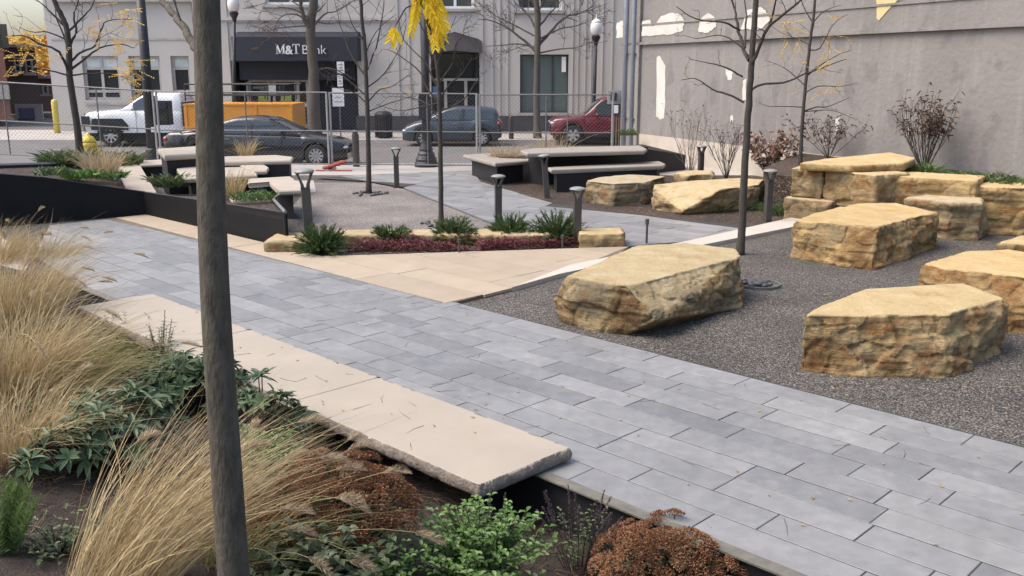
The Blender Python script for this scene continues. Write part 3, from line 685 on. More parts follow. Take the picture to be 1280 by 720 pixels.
seat('slab_bench', 'long weathered slab bench along the front of the long picnic table', 'bench', zr((443, 191), (985, 160), (1018, 173), (1008, 182), (462, 204)), .52, group=g6, topmat='wslab', ins=.16)
mb = MB()
q = [G(a, b, 0) for a, b in zr((905, 228), (1110, 205), (1060, 190), (900, 200))]; zz0 = zat(*zr((915, 100))[0], q[0]); zz1 = zat(*zr((1095, 130))[0], q[1])
mb.prism([(q[0].x, q[0].y, zz0), (q[1].x, q[1].y, zz1), (q[2].x, q[2].y, zz1), (q[3].x, q[3].y, zz0)], 0, None)
o = mb.build('steel_planter', M['steel']); tag(o, 'low black steel planter with a falling top at the right end of the picnic table', 'planter')

# ------------------------------------------------------------------ bollard lights and stakes
def bollard():
    o = thing('bollard_light', '', 'bollard light', group='bollard lights along the walkways')
    mb = MB(); mb.box((0, 0, .36), (.115, .10, .72)); mb.box((0, 0, .01), (.17, .15, .02)); mb.build('post', M['bronze'], o, world=False)
    mb = MB()
    for sx in (-1, 1):
        b = len(mb.v)
        for (x0, x1, z) in ((.012, .056, .72), (.02, .056, .77), (.055, .080, .84), (.075, .115, .905)):
            mb.v += [Vector((sx * x0, -.045, z)), Vector((sx * x1, -.045, z)), Vector((sx * x1, .045, z)), Vector((sx * x0, .045, z))]
        for k in range(3):
            for i in range(4): mb.idx(b, ((k * 4 + i, k * 4 + (i + 1) % 4, k * 4 + 4 + (i + 1) % 4, k * 4 + 4 + i),))
    mb.box((0, 0, .727), (.112, .09, .014)); mb.build('fork', M['bronze'], o, world=False)
    mb = MB(); mb.lathe([(.10, .903), (.128, .908), (.130, .92), (.11, .936), (.06, .95), (.01, .955)], 20); mb.build('cap', M['lens'], o, True, world=False)
    mb = MB(); mb.lathe([(.03, .885), (.07, .89), (.07, .903), (.03, .904)], 14); mb.build('lens', M['globe'], o, world=False)
    return o
bl = bollard(); first = True
for px, py, sc, ang, tl, lab in ((388, 314, 1.32, .3, -.03, 'tallest bollard light, leaning slightly, at the left end of the juniper bed'), (496, 235, 1, .2, 0, 'bollard light at the far edge of the round gravel area near the street'),
        (623, 284, .97, .2, 0, 'bollard light rising behind the middle junipers of the bed'), (684, 248, 1.0, .1, -.085, 'bollard light tilted to the left in front of the long picnic table'),
        (721, 307, .97, .2, .0, 'bollard light among the rightmost junipers of the bed'), (875, 231, 1.0, .4, 0, 'small dark bollard light between bare shrubs by the gray wall'), (959, 279, 1.02, .3, 0, 'bollard light beside the stacked stone wall and the pale kerb')):
    p = G(px, py, 0)
    if first: o = bl; first = False
    else: o = dup(bl, p)
    o.location = p; o.rotation_euler = (0, tl, ang); o['label'] = lab; o.scale = (1 + (sc - 1) * .5,) * 2 + (sc,)
for px, py, h, lab in ((808, 307, .42, 'thin black stake standing at the edge of the far slate walkway'), (574, 319, .24, 'short dark stake in front of the red ground cover, middle of the bed'), (703, 313, .24, 'short dark stake at the right end of the red ground cover')):
    p = G(px, py, 0); mb = MB(); mb.tube([p, p + Vector((0, 0, h * .8))], .019, 6); mb.tube([p + Vector((0, 0, h * .8)), p + Vector((0, 0, h))], .03, 8); tag(mb.build('garden_stake', M['bronze']), lab, 'stake', 'small dark stakes at the bed edges')

# steel ring with dark cobbles in the gravel
p = G(948, 357, 0); mb = MB(); mb.lathe([(.25, 0), (.25, .035), (.275, .035), (.275, 0)], 28, p); mb.lathe([(.0, .002), (.25, .003)], 24, p)
tag(mb.build('steel_ring', M['galv']), 'round steel ring full of dark cobbles set in the gravel near the long boulder', 'ring')
cobs = []
def cobbles(c, r0, r1, n, lab, grp):
    for k in range(n):
        a = 2 * pi * k / n * 2.4 + random.uniform(-.3, .3); r = random.uniform(r0, r1); mb = MB()
        mb.ball((0, 0, .03), random.uniform(.03, .048), sq=(1.35, 1, .75), seg=6)
        o = mb.build('cobble', M['cobble'], None, True, world=False); o.location = c + Vector((r * cos(a), r * sin(a), -.005)); o.rotation_euler = (0, 0, random.uniform(0, 3)); tag(o, lab, 'stone', grp)
cobbles(p + Vector((0, 0, .01)), .02, .2, 26, 'dark smooth cobble lying inside the steel ring', 'cobbles in the steel ring')
cobbles(G(551, 281, 0), .1, .34, 22, 'dark stone around the foot of the slender tree behind the junipers', 'stones round the middle tree')
cobbles(G(462, 243, 0), .1, .4, 18, 'dark stone around the foot of the bare tree near the street', 'stones round the far plaza tree')

# ------------------------------------------------------------------ temporary chain-link fence
def fence_panel(x0, x1, y0, y1, zb0, zb1, label, H=2.05, mids=(.55,), thick=False):
    o = thing('fence_panel', label, 'fence', (x0, y0, 0), group='temporary chain link fence panels along the street')
    P = lambda u, h: Vector((x0 + (x1 - x0) * u, y0 + (y1 - y0) * u, zb0 + (zb1 - zb0) * u + h))
    mb = MB()
    mb.tube([P(0, H), P(1, H)], .024, 6); mb.tube([P(0, .12), P(1, .12)], .02, 6); mb.build('rail', M['galv'], o)
    mb = MB(); mb.tube([P(0, H * .5), P(1, H * .5)], .02, 6); mb.build('middle_rail', M['galv'], o)
    for u in (0.005, .995):
        mb = MB(); mb.tube([Vector((P(u, 0).x, P(u, 0).y, 0)), P(u, H + .02)], .03, 7); mb.build('post', M['lead'], o)
    for u in mids:
        mb = MB(); mb.tube([P(u, .1), P(u, H)], .018, 6); mb.build('brace', M['galv'], o)
    Lx = math.hypot(x1 - x0, y1 - y0); h = H - .14; mb = MB(); pitch = .105; n = int((Lx + h) / pitch)
    for sg in (1, -1):
        for k in range(n + 1):
            u0 = k * pitch - h; u1 = k * pitch; a, b = (u0, 0.), (u1, h)
            if a[0] < 0: a = (0., -u0)
            if b[0] > Lx: b = (Lx, Lx - u0)
            if b[0] - a[0] < .02: continue
            f = lambda q: P((q[0] if sg > 0 else Lx - q[0]) / Lx, .13 + q[1])
            mb.tube([f(a), f(b)], .0028, 3, cap=False)
    mb.build('mesh', M['wire'], o)
    mb = MB()
    for u in (.0, 1.): q = P(u, 0); mb.box((q.x, q.y, .03), (.12, .7, .05))
    mb.build('foot', M['lead'], o)
fx = lambda px, Y: D(px, 165, Y).x
fence_panel(fx(-60, 25.6), fx(196, 25.9), 25.6, 25.9, .42, .10, 'left chain link panel in front of the white truck', mids=(.27, .72))
fence_panel(fx(198, 25.9), fx(411, 25.9), 25.9, 25.9, .08, .06, 'chain link panel in front of the black sedan', mids=(.52,))
fence_panel(fx(413, 25.95), fx(597, 25.95), 25.95, 25.95, .05, .02, 'chain link panel between the black lamp post and the parking sign', mids=(.66,))
fence_panel(fx(599, 26.0), fx(766, 26.0), 26.0, 26.0, .0, -.0, 'right chain link panel in front of the maroon car', mids=(.50, .66))
# red sandbag at a fence foot
mb = MB(); p = D(408, 211, 25.75); p.z = .02
for k in range(4): mb.ball(p + Vector((.15 * k, random.uniform(-.05, .05), .07 + .05 * k)), .095, sq=(1.3, .8, .62), seg=7)
tag(mb.build('sandbag', M['red'], None, True), 'faded red sandbag lying at a fence post near the sedan front wheel', 'sandbag')
mb = MB(); q = [D(x, 214, 25.6) for x in (395, 420, 440)]; mb.tube([Vector((a.x, a.y, .03)) for a in q], .02, 5)
tag(mb.build('strap', M['red']), 'red strap stretched on the ground below the fence', 'strap')

# ------------------------------------------------------------------ street furniture
def lamp_globe(name, label, px, base_py, top_py, Y, h_px, base=False, rad=.085, zb=.0):
    b = D(px[0], base_py, Y); b.z = zb; top = D(px[1], top_py, Y); o = thing(name, label, 'street lamp', b)
    mb = MB(); mb.tube([b, Vector((b.x + (top.x - b.x) * .3, Y, b.z + (top.z - b.z) * .3)), Vector((top.x, Y, top.z - .9))], [rad, rad * .9, rad * .72], 12); mb.build('post', M['black'], o, True)
    if base:
        mb = MB(); mb.lathe([(.34, 0), (.34, .12), (.30, .16), (.31, .22), (.24, .34), (.25, .38), (.18, .46), (.20, .50), (.14, .66), (.115, .8)], 16, b); mb.build('cast_base', M['black'], o)
    mb = MB(); mb.lathe([(rad * .8, -1.0), (.10, -.86), (.17, -.74), (.18, -.66), (.12, -.62)], 14, top); mb.build('collar', M['black'], o)
    mb = MB(); mb.lathe([(.12, -.64), (.20, -.55), (.24, -.38), (.22, -.2), (.17, -.12)], 16, top); mb.build('globe', M['globe'], o, True)
    mb = MB(); mb.lathe([(.19, -.12), (.17, -.06), (.09, .0), (.03, .02), (.025, .12), (.005, .2)], 14, top); mb.build('finial', M['globe'], o)
    return o
lamp_globe('street_lamp', 'black street lamp with white globe by the left end of the bank awning', (293, 291), 178, -6, 38.6, 0)
lamp_globe('street_lamp', 'black street lamp with clear globe beside the corner of the gray wall', (741, 745.5), 178, 24, 38.6, 0)
o = lamp_globe('street_lamp', 'black lamp post with wide cast base standing behind the chain link fence', (533, 529), 207, -150, 26.9, 0, True, .13)
b = D(531, 135, 26.7); mb = MB(); mb.box((b.x, 26.75, b.z), (.34, .24, .62)); mb.box((b.x, 26.6, b.z + .36), (.3, .1, .1)); mb.build('signal_box', M['black'], o)
# dark leaning signal pole at the left
b = D(192, 203, 26.8); b.z = 0; t = D(174, -20, 26.8); o = thing('signal_pole', 'tall black signal pole leaning left in front of the white truck', 'pole', b)
mb = MB(); mb.tube([b, b.lerp(t, .5), t], [.155, .135, .12], 12); mb.build('post', M['black'], o, True)
mb = MB(); mb.lathe([(.3, 0), (.3, .1), (.24, .2), (.19, .5), (.155, .55)], 14, b); mb.build('cast_base', M['black'], o)
c = D(204, 141, 26.6); mb = MB(); mb.box(c, (.42, .34, .66)); mb.box(c + Vector((0, -.2, .2)), (.36, .08, .2)); mb.box(c + Vector((.0, -.2, -.14)), (.36, .08, .2)); mb.build('signal_head', M['black'], o)
c = D(191, 162, 26.63); mb = MB(); mb.box(c, (.09, .02, .14)); mb.build('notice', M['white'], o)
# hydrant
p = D(114, 205, 26.3); p.z = .0; o = thing('fire_hydrant', 'yellow fire hydrant beside the dry grass behind the black planter', 'fire hydrant', p)
mb = MB(); mb.lathe([(.2, 0), (.2, .06), (.14, .08), (.13, .55), (.18, .56), (.18, .62), (.145, .64)], 16, p); mb.build('barrel', M['hyd'], o, True)
mb = MB(); mb.lathe([(.16, .64), (.15, .70), (.10, .78), (.04, .82), (.035, .88)], 16, p); mb.build('bonnet', M['hyd'], o, True)
for sx in (-1, 1):
    mb = MB(); mb.tube([p + Vector((sx * .12, 0, .46)), p + Vector((sx * .25, 0, .46))], .06, 10); mb.build('nozzle', M['hyd'], o)
mb = MB(); mb.tube([p + Vector((0, -.12, .42)), p + Vector((0, -.24, .42))], .08, 10); mb.build('pumper_cap', M['hyd'], o)
o.scale = (1.25, 1.25, 1.15)
# yellow pipe bollard far left
p = D(72, 167, 42); p.z = .0; mb = MB(); mb.lathe([(.13, 0), (.13, 1.35), (.11, 1.43), (.05, 1.48), (.01, 1.49)], 14, p); tag(mb.build('pipe_bollard', M['bol_y'], None, True), 'yellow pipe bollard at the corner of the brick side street', 'bollard')
# parking sign post
p = D(426, 168, 38.8); p.z = 0; o = thing('parking_sign', 'parking sign post with stacked white plates in front of the bank entrance', 'sign', p)
mb = MB(); t = D(427, 78, 38.8); mb.tube([p, Vector((p.x, p.y, t.z))], .03, 6); mb.build('post', M['galv'], o)
for x0, y0, x1, y1 in ((421.5, 77, 430, 92), (422, 94, 428, 108), (416, 110, 429.5, 133)):
    a, c = D(x0, y1, 38.72), D(x1, y0, 38.72); mb = MB(); mb.box(((a.x + c.x) / 2, 38.72, (a.z + c.z) / 2), (c.x - a.x, .02, c.z - a.z)); s = mb.build('plate', M['white'], o)
    mb = MB()
    for k in range(3): mb.box(((a.x + c.x) / 2, 38.705, a.z + (c.z - a.z) * (.25 + .25 * k)), ((c.x - a.x) * (.7 - .15 * (k % 2)), .006, .035))
    mb.build('lettering', M['lead'], s)
# litter bin
p = D(480, 174, 38.8); p.z = 0; o = thing('litter_bin', 'black slatted litter bin on the far pavement', 'bin', p)
mb = MB(); mb.lathe([(.26, .02), (.30, .1), (.34, .9), (.30, .92), (.28, .5)], 16, p)
for k in range(16): a = k * pi / 8; mb.box(p + Vector((.335 * cos(a), .335 * sin(a), .48)), (.05, .03, .86), a)
mb.build('basket', M['black'], o); mb = MB(); mb.lathe([(.36, .92), (.36, .98), (.25, 1.08), (.14, 1.1)], 16, p); mb.build('lid', M['black'], o)
for px, py, h, Y, lab in ((445.5, 208, 1.05, 26.9, 'plain dark post between the sedan nose and the fence'), (477 / 3 + 480, 172, .95, 38.3, 'plain dark post on the far pavement right of the blue hatchback')):
    p = D(px, py, Y); p.z = 0; mb = MB(); mb.lathe([(.1, 0), (.1, h - .12), (.07, h - .1), (.09, h - .06), (.05, h)], 12, p); tag(mb.build('street_post', M['bronze']), lab, 'post')

# ------------------------------------------------------------------ buildings
FY = 43.4
def frect(mb, x0, y0, x1, y1, Y, dep, tone=.5):   # a block whose front face covers the surveyed rectangle on the plane y = Y
    a, c = D(x0, y1, Y), D(x1, y0, Y); mb.box(((a.x + c.x) / 2, Y + dep / 2, (a.z + c.z) / 2), (abs(c.x - a.x), dep, abs(c.z - a.z)), 0, tone)
def holed(mb, x0, x1, z0, z1, holes, Y, dep):
    xs = sorted({x0, x1} | {v for h in holes for v in (h[0], h[2])}); zs_ = sorted({z0, z1} | {v for h in holes for v in (h[1], h[3])})
    for i in range(len(xs) - 1):
        for j in range(len(zs_) - 1):
            cx, cz = (xs[i] + xs[i + 1]) / 2, (zs_[j] + zs_[j + 1]) / 2
            if any(h[0] < cx < h[2] and h[1] < cz < h[3] for h in holes): continue
            mb.box((cx, Y + dep / 2, cz), (xs[i + 1] - xs[i], dep, zs_[j + 1] - zs_[j]))
def fr2(x0, y0, x1, y1, Y): a, c = D(x0, y1, Y), D(x1, y0, Y); return (a.x, a.z, c.x, c.z)
def window(parent, x0, y0, x1, y1, Y, mull=1, frame='white', glass='glass', fw=.09, sill=True, transom=None, rec=.16):
    x0_, z0_, x1_, z1_ = fr2(x0, y0, x1, y1, Y); mb = MB(); yy = Y + rec
    mb.box(((x0_ + x1_) / 2, yy, z1_ - fw / 2), (x1_ - x0_, .08, fw)); mb.box(((x0_ + x1_) / 2, yy, z0_ + fw / 2), (x1_ - x0_, .08, fw))
    for x in [x0_ + fw / 2, x1_ - fw / 2] + [x0_ + (x1_ - x0_) * (k + 1) / (mull + 1) for k in range(mull)]: mb.box((x, yy + .001, (z0_ + z1_) / 2), (fw, .078, z1_ - z0_ - 2 * fw))
    if transom:
        for t in transom: mb.box(((x0_ + x1_) / 2, yy - .003, z0_ + (z1_ - z0_) * t), (x1_ - x0_ - 2 * fw, .08, fw))
    f = mb.build('window', M[frame], parent)
    mb = MB(); mb.box(((x0_ + x1_) / 2, yy + .03, (z0_ + z1_) / 2), (x1_ - x0_ - .02, .02, z1_ - z0_ - .02)); mb.build('pane', M[glass], f)
    if sill:
        mb = MB(); mb.box(((x0_ + x1_) / 2, Y - .04, z0_ - .06), (x1_ - x0_ + .3, .2, .12)); mb.build('sill', M['trim'], f)
    return f
GZ = -.1
# gray office on the left
xa, xb = D(64, 100, FY).x, D(246, 100, FY).x
of = thing('office_building', 'plain gray building with white sash windows behind the white truck', 'building', ((xa + xb) / 2, FY + 5, 0))
wins = [(107, 70, 147, 125), (165, 70, 199, 125), (217, 70, 256, 125)]; hl = [fr2(*q, FY) for q in wins]
hl[2] = (hl[2][0], hl[2][1], xb - .3, hl[2][3])
mb = MB(); holed(mb, xa, xb, GZ, 12, hl, FY, .35); mb.box(((xa + xb) / 2, FY + 6, 6), (xb - xa - .02, 11, 11.9)); mb.build('wall', M['facade2'], of)
mb = MB(); frect(mb, 64, 48, 246, 50, FY - .03, .05); frect(mb, 64, -8, 246, 2, FY - .25, .3); mb.build('string_course', M['trim'], of)
mb = MB(); frect(mb, 106, 128, 246, 131, FY - .08, .1); mb.build('sill_course', M['trim'], of)
for q in wins:
    f = window(of, *q, FY, 1, 'trim', 'glass', .12, False, (.20, .72))
    x0, y0, x1, y1 = q; mb = MB(); frect(mb, x0 + 1.5, y0 + 1.5, x1 - 1.5, y0 + (y1 - y0) * .25, FY + .165, .012); mb.build('blind', M['blind'], f)
# bank
xa, xb = D(250, 100, FY - .3).x, D(815, 100, FY - .3).x; BY = FY - .3
bk = thing('bank_building', 'grey limestone bank building with dark awning sign across the street', 'building', ((xa + xb) / 2, BY + 5, 0))
ent = (294, 76, 446, 170); ent2 = (540, 62, 599, 168); shop = (650, 68, 711, 141); ups = [(332, -34, 392, 6), (545, -34, 592, 11), (645, -34, 703, 13)]
hl = [fr2(*q, BY) for q in [ent, ent2, shop] + ups]; hl[0] = (hl[0][0], GZ, hl[0][2], hl[0][3]); hl[1] = (hl[1][0], GZ, hl[1][2], hl[1][3])
mb = MB(); holed(mb, xa, xb, GZ, 12, hl, BY, .4); mb.box(((xa + xb) / 2, BY + 7.2, 6), (xb - xa - .04, 11, 11.9)); mb.build('wall', M['facade'], bk)
mb = MB()
frect(mb, 268, 21, 494, 25.5, BY - .14, .15); frect(mb, 268, 25.8, 494, 28, BY - .07, .08)
for x in (250, 275, 492, 506, 520, 600, 613, 622, 632, 715, 722, 731, 738, 752, 764): frect(mb, x, -60, x + 3.2, 146, BY - .06, .07)
mb.build('pilaster', M['facade'], bk)
for x0, x1 in ((446, 540), (599, 812), (250, 294)): mb = MB(); frect(mb, x0, 145, x1, 172, BY - .09, .1); mb.build('granite_base', M['fdark'], bk)
for (x0, z0, x1, z1) in hl[:2]:
    mb = MB(); mb.box(((x0 + x1) / 2, BY + 1.62, (z0 + z1) / 2), (x1 - x0 - .02, .05, z1 - z0 - .02))
    for x in (x0 + .03, x1 - .03): mb.box((x, BY + 1.0, (z0 + z1) / 2), (.05, 1.15, z1 - z0 - .02))
    mb.box(((x0 + x1) / 2, BY + 1.0, z1 - .04), (x1 - x0 - .14, 1.15, .05))
    mb.build('entrance_recess', M['navy'], bk)
mb = MB(); frect(mb, 300, 77, 444, 100, BY + .44, .1); mb.build('fascia', M['navy'], bk)
# entrance doors and glazing
dY = BY + .9
mb = MB()
frect(mb, 310, 99.5, 387, 102.5, dY, .12)
for x in (311, 337.5, 340.5, 371, 385): frect(mb, x, 102.5, x + 2.6, 163, dY, .12)
frect(mb, 374, 128, 385, 134, dY + .01, .1); frect(mb, 374, 155, 385, 160, dY + .01, .1); frect(mb, 313, 127, 371, 129, dY + .01, .1)
df = mb.build('door_frame', M['trim'], bk)
mb = MB(); frect(mb, 312, 102, 386, 163, dY + .13, .03); mb.build('pane', M['glass'], df)
mb = MB(); frect(mb, 323, 119, 336, 127, dY + .1, .02); frect(mb, 351, 119, 364, 127, dY + .1, .02); mb.build('poster', pm('green poster', (.42, .50, .12), None, .6, 3, 0, 0), df)
for xx in (336.5,): mb = MB(); frect(mb, xx, 104, xx + 8, 118, dY - .02, .02); mb.build('notice', M['white'], df)
mb = MB(); frect(mb, 376.5, 130, 383, 132.6, dY - .01, .02); mb.build('push_bar', M['white'], df)
# awning with lettering
aw = thing  # (the awning is a part of the bank)
x0, z0, x1, z1 = fr2(291, 46, 446, 76, BY - 1.0); mb = MB(); b = len(mb.v)
mb.v += [Vector((x0, BY, z1 + .25)), Vector((x1, BY, z1 + .25)), Vector((x1, BY - 1, z1)), Vector((x0, BY - 1, z1)), Vector((x0, BY, z0)), Vector((x1, BY, z0)), Vector((x1, BY - 1, z0)), Vector((x0, BY - 1, z0))]
mb.idx(b, ((0, 3, 2, 1), (3, 7, 6, 2), (0, 4, 7, 3), (1, 2, 6, 5), (4, 5, 6, 7))); awn = mb.build('awning', M['navy'], bk)
def text(parent, name, body, x, y, z, size, mat, bold=0., ext=.02):
    c = bpy.data.curves.new('t', 'FONT'); c.body = body; c.size = size; c.extrude = ext; c.offset = bold
    o = bpy.data.objects.new('t', c); COL.objects.link(o); dg = bpy.context.evaluated_depsgraph_get(); me = bpy.data.meshes.new_from_object(o.evaluated_get(dg)); bpy.data.objects.remove(o)
    me.materials.clear(); me.transform(Matrix.Translation(Vector((x, y, z)) - wloc(parent)) @ Matrix.Rotation(pi / 2, 4, 'X')); return link(name, me, mat, parent)
ly = BY - 1.03; tb = D(344, 67.5, ly); tt = D(344, 55, ly); ch = tt.z - tb.z; wx = lambda px: D(px, 60, ly).x; M['sign_w'] = pm('sign white', (.82, .82, .82), None, .5, 3, 0, 0)
mb = MB()      # serif capitals M and T
def bar(xa, za, xb, zb, wd): mb.face([Vector((xa - wd / 2, ly - .02, tb.z + za * ch)), Vector((xa + wd / 2, ly - .02, tb.z + za * ch)), Vector((xb + wd / 2, ly - .02, tb.z + zb * ch)), Vector((xb - wd / 2, ly - .02, tb.z + zb * ch))])
k = ch
KX = (wx(356.2) - wx(344.6)); mx = wx(344.6)
def barm(u0, z0_, u1, z1_, wd): bar(mx + u0 * KX, z0_, mx + u1 * KX, z1_, wd * KX)
barm(.13, 0, .13, 1, .07); barm(.14, 1, .47, .05, .19); barm(.47, .05, .84, 1, .07); barm(.85, 0, .85, 1, .19)
for c_, w_ in ((.13, .28), (.85, .38)): barm(c_, 0, c_, .07, w_)
barm(.12, .93, .12, 1, .24); barm(.88, .93, .88, 1, .3)
tx = wx(370.2); KT = wx(375) - wx(365.4); bar(tx, 0, tx, 1, .2 * KT); bar(tx, .92, tx, 1, .92 * KT); bar(tx, 0, tx, .07, .5 * KT)
for sg in (-1, 1): bar(tx + sg * .43 * KT, .74, tx + sg * .43 * KT, .92, .07 * KT)
mb.build('lettering', M['sign_w'], awn)
text(awn, 'lettering', '&', wx(356.4), ly - .015, tb.z, ch * 1.22, M['sign_w'], .012)
text(awn, 'lettering', 'Bank', wx(376.8), ly - .015, tb.z, ch * 1.30, M['sign_w'], -.004)
# second entrance awning
x0, z0, x1, z1 = fr2(533, 43, 601, 66, BY - .9); mb = MB(); b = len(mb.v); xm = (x0 + x1) / 2
mb.v += [Vector((x0, BY, z1 - .2)), Vector((xm, BY, z1 + .15)), Vector((x1, BY, z1 - .2)), Vector((x0, BY - .9, z0)), Vector((xm, BY - .9, z0 + .1)), Vector((x1, BY - .9, z0)), Vector((x0, BY, z0)), Vector((x1, BY, z0))]
mb.idx(b, ((0, 3, 4, 1), (1, 4, 5, 2), (0, 6, 3), (2, 5, 7), (3, 6, 7, 5, 4))); a2 = mb.build('awning', pm('charcoal fabric', (.028, .028, .032), None, .8, 3), bk)
mb = MB(); frect(mb, 543, 98, 598, 101, BY + .3, .1); frect(mb, 581, 101, 584, 168, BY + .3, .1); frect(mb, 556, 101, 558.5, 168, BY + .3, .1); df2 = mb.build('door_frame', M['trim'], bk)
mb = MB(); frect(mb, 541, 63, 598, 168, BY + .42, .03); mb.build('pane', M['glass'], df2)
mb = MB(); frect(mb, 541, 108, 548, 122, BY + .26, .02); mb.build('poster', pm('blue poster', (.12, .25, .42), None, .6, 3, 0, 0), df2)
f = window(bk, *shop, BY, 2, 'fdark', 'glass_l', .06, True, None, .2)
mb = MB(); frect(mb, 702, 71, 707.5, 90, BY + .1, .05); mb.build('notice', M['white'], f)
for q in ups: window(bk, *q, BY, 1, 'white', 'glass', .12, True, (.5,))

# gray side wall building on the right
T = 14.; c0 = WALL_C; c1 = c0 + WALL_D * 27; wb = thing('side_building', 'large gray painted building with peeling side wall along the right of the plaza', 'building', c0)
mb = MB(); mb.prism([(p.x, p.y) for p in (c0, c1, c1 + WALL_N * T, c0 + WALL_N * T)], -.3, 9.5); mb.build('wall', M['wall'], wb)
def on_wall(pts, th, name, mat, off=.0):
    mb = MB(); q = [W(*p, off=off) for p in pts]; n = len(q); b = len(mb.v); o = WALL_N * -th
    mb.v += q + [p + o for p in q]; mb.idx(b, [tuple(range(n, 2 * n))] + [(i, (i + 1) % n, n + (i + 1) % n, n + i) for i in range(n)]); return mb.build(name, mat, wb)
def ledge_z(py0, px0): return W(px0, py0).z
z1 = W(1000, 44.5).z
for zc, hh, dep in ((z1, .08, .10), (z1 + .55, .05, .06), (z1 + .28, .5, .03)):
    mb = MB(); m = c0 - WALL_N * dep / 2 + WALL_D * 13.4; mb.box((m.x, m.y, zc), (26.9, dep, hh), math.atan2(WALL_D.y, WALL_D.x)); mb.build('ledge', M['wall'], wb)
mb = MB(); m = c0 - WALL_N * .05 + WALL_D * .55; mb.box((m.x, m.y, 4.7), (1.0, .1, 9.4), math.atan2(WALL_D.y, WALL_D.x)); mb.build('pilaster', M['wall'], wb)
on_wall([(798, 167), (870, 175.5), (950, 185), (1020, 192.5), (1080, 199), (1080, 240), (900, 240), (798, 205)], .02, 'painted_base', M['cream'])
def jag(pts, n=5, a=.9):
    out = []
    for i in range(len(pts)):
        p, q = pts[i], pts[(i + 1) % len(pts)]
        for k in range(n):
            u = k / n; out.append((p[0] + (q[0] - p[0]) * u + (random.uniform(-a, a) if k else 0), p[1] + (q[1] - p[1]) * u + (random.uniform(-a, a) if k else 0)))
    return out
zw = lambda *p: [(740 + a / 2.37, b / 2.37) for a, b in p]
for pts, mt in ((zw((72, 112), (74, 68), (88, 62), (106, 64), (106, 108)), 'peel'), (zw((147, 108), (150, 62), (170, 58), (180, 78), (205, 48), (235, 38), (262, 42), (273, 60), (270, 90), (235, 102), (200, 104)), 'peel'), (zw((316, 95), (318, 62), (345, 38), (362, 48), (368, 80), (345, 97)), 'peel'),
        (zw((440, 86), (460, 30), (500, 20), (522, 40), (528, 60), (505, 84), (470, 88)), 'peel'), (zw((190, 345), (192, 168), (200, 165), (218, 195), (217, 300), (213, 350), (203, 354)), 'peel'), (zw((395, 206), (418, 212), (412, 238), (402, 235)), 'peel'),
        (zw((446, 298), (447, 238), (458, 235), (456, 295)), 'peel'), (zw((843, 55), (844, -5), (910, -5), (870, 38), (852, 60)), 'peel_y'), (zw((719, 398), (722, 352), (734, 346), (730, 372), (724, 400)), 'peel'), (zw((409, 358), (411, 343), (419, 344), (418, 360)), 'peel')):
    on_wall(jag(pts, 5, .8), .006, 'peeled_patch', M[mt], .037 if min(q[1] for q in pts) < 40 else 0.)
# pipes, meter box and boards
d3 = math.atan2(WALL_D.y, WALL_D.x)
for px, r, lab in ((785, .085, 'thicker blue grey pipe running up the corner of the gray wall, next to the meter'), (794.5, .065, 'thinner blue grey pipe beside the thicker one on the gray wall')):
    p = W(px, 120) - WALL_N * .13; mb = MB(); mb.tube([Vector((p.x, p.y, -.1)), Vector((p.x, p.y, 9.3))], r, 12); o = thing('wall_pipe', lab, 'pipe', (p.x, p.y, 0), group='blue grey pipes on the gray wall'); mb.build('pipe', M['pipe'], o, True)
    for z in (1.2, 3.2, 5.4): mb = MB(); mb.box((p.x + WALL_N.x * .04, p.y + WALL_N.y * .04, z), (.26, .2, .05), d3); mb.build('strap', M['galv'], o)
p = W(770, 130) - WALL_N * .5; p.y -= .2
Yb = p.y; o = thing('meter_box', 'gray utility meter cabinet with white tag on boards by the wall corner', 'meter box', (p.x, Yb, 0))
mb = MB(); frect(mb, 760, 113, 776, 130, Yb, .2); mb.build('cabinet', M['lead'], o)
mb = MB(); frect(mb, 775.5, 114, 783, 143, Yb + .02, .3); mb.build('side_cabinet', M['bronze'], o)
mb = MB(); frect(mb, 763.5, 116, 766, 126, Yb - .08, .09); frect(mb, 768.5, 116, 771, 126, Yb - .08, .09); mb.build('meter', M['black'], o)
mb = MB(); frect(mb, 766, 130, 774.5, 143, Yb - .01, .16); mb.build('tag_holder', M['black'], o); mb = MB(); frect(mb, 767.3, 131.5, 773, 141.5, Yb - .03, .015); mb.build('tag', M['white'], o)
for x in (765.5, 768.7, 772, 775.4, 778.8): mb = MB(); frect(mb, x, 141, x + 2.7, 196, Yb + .06 + .02 * (x > 770), .05); mb.build('board', M['wood'], o)
# side street on the far left
def bldg(name, label, x0, y0, x1, Y, mat, dep=9, zb=-.2):
    a, c = D(x0, 120, Y), D(x1, 120, Y); a.z = c.z = D(x0, y0, Y).z; o = thing(name, label, 'building', ((a.x + c.x) / 2, Y + dep / 2, 0)); k = (Y + dep) / Y * 1.02; mb = MB(); mb.prism([(a.x, Y), (c.x, Y), (c.x * k, Y + dep), (a.x * k, Y + dep)], zb, a.z); mb.build('wall', M[mat], o); return o
o = bldg('brick_building', 'tall red brick building at the far left picture edge', -190, -60, 11, 58, 'brick')
mb = MB()
for x in (-6, 2): frect(mb, x, 30, x + 5, 60, 57.95, .1)
mb.build('window', M['glass'], o); mb = MB(); frect(mb, -60, 106, 10, 124, 57.9, .1); mb.build('sign_board', M['lead'], o)
o = bldg('brick_building', 'brown brick building with parapet down the side street', 12, 57, 50, 66, 'brick_dark')
mb = MB(); frect(mb, 10, 55.5, 51, 59, 65.8, .4); mb.build('parapet', M['trim'], o)
for q in ((19, 72, 25, 90), (33, 74, 40, 92)): window(o, *q, 65.9, 0, 'trim', 'glass', .1, True, (.5,), -.02)
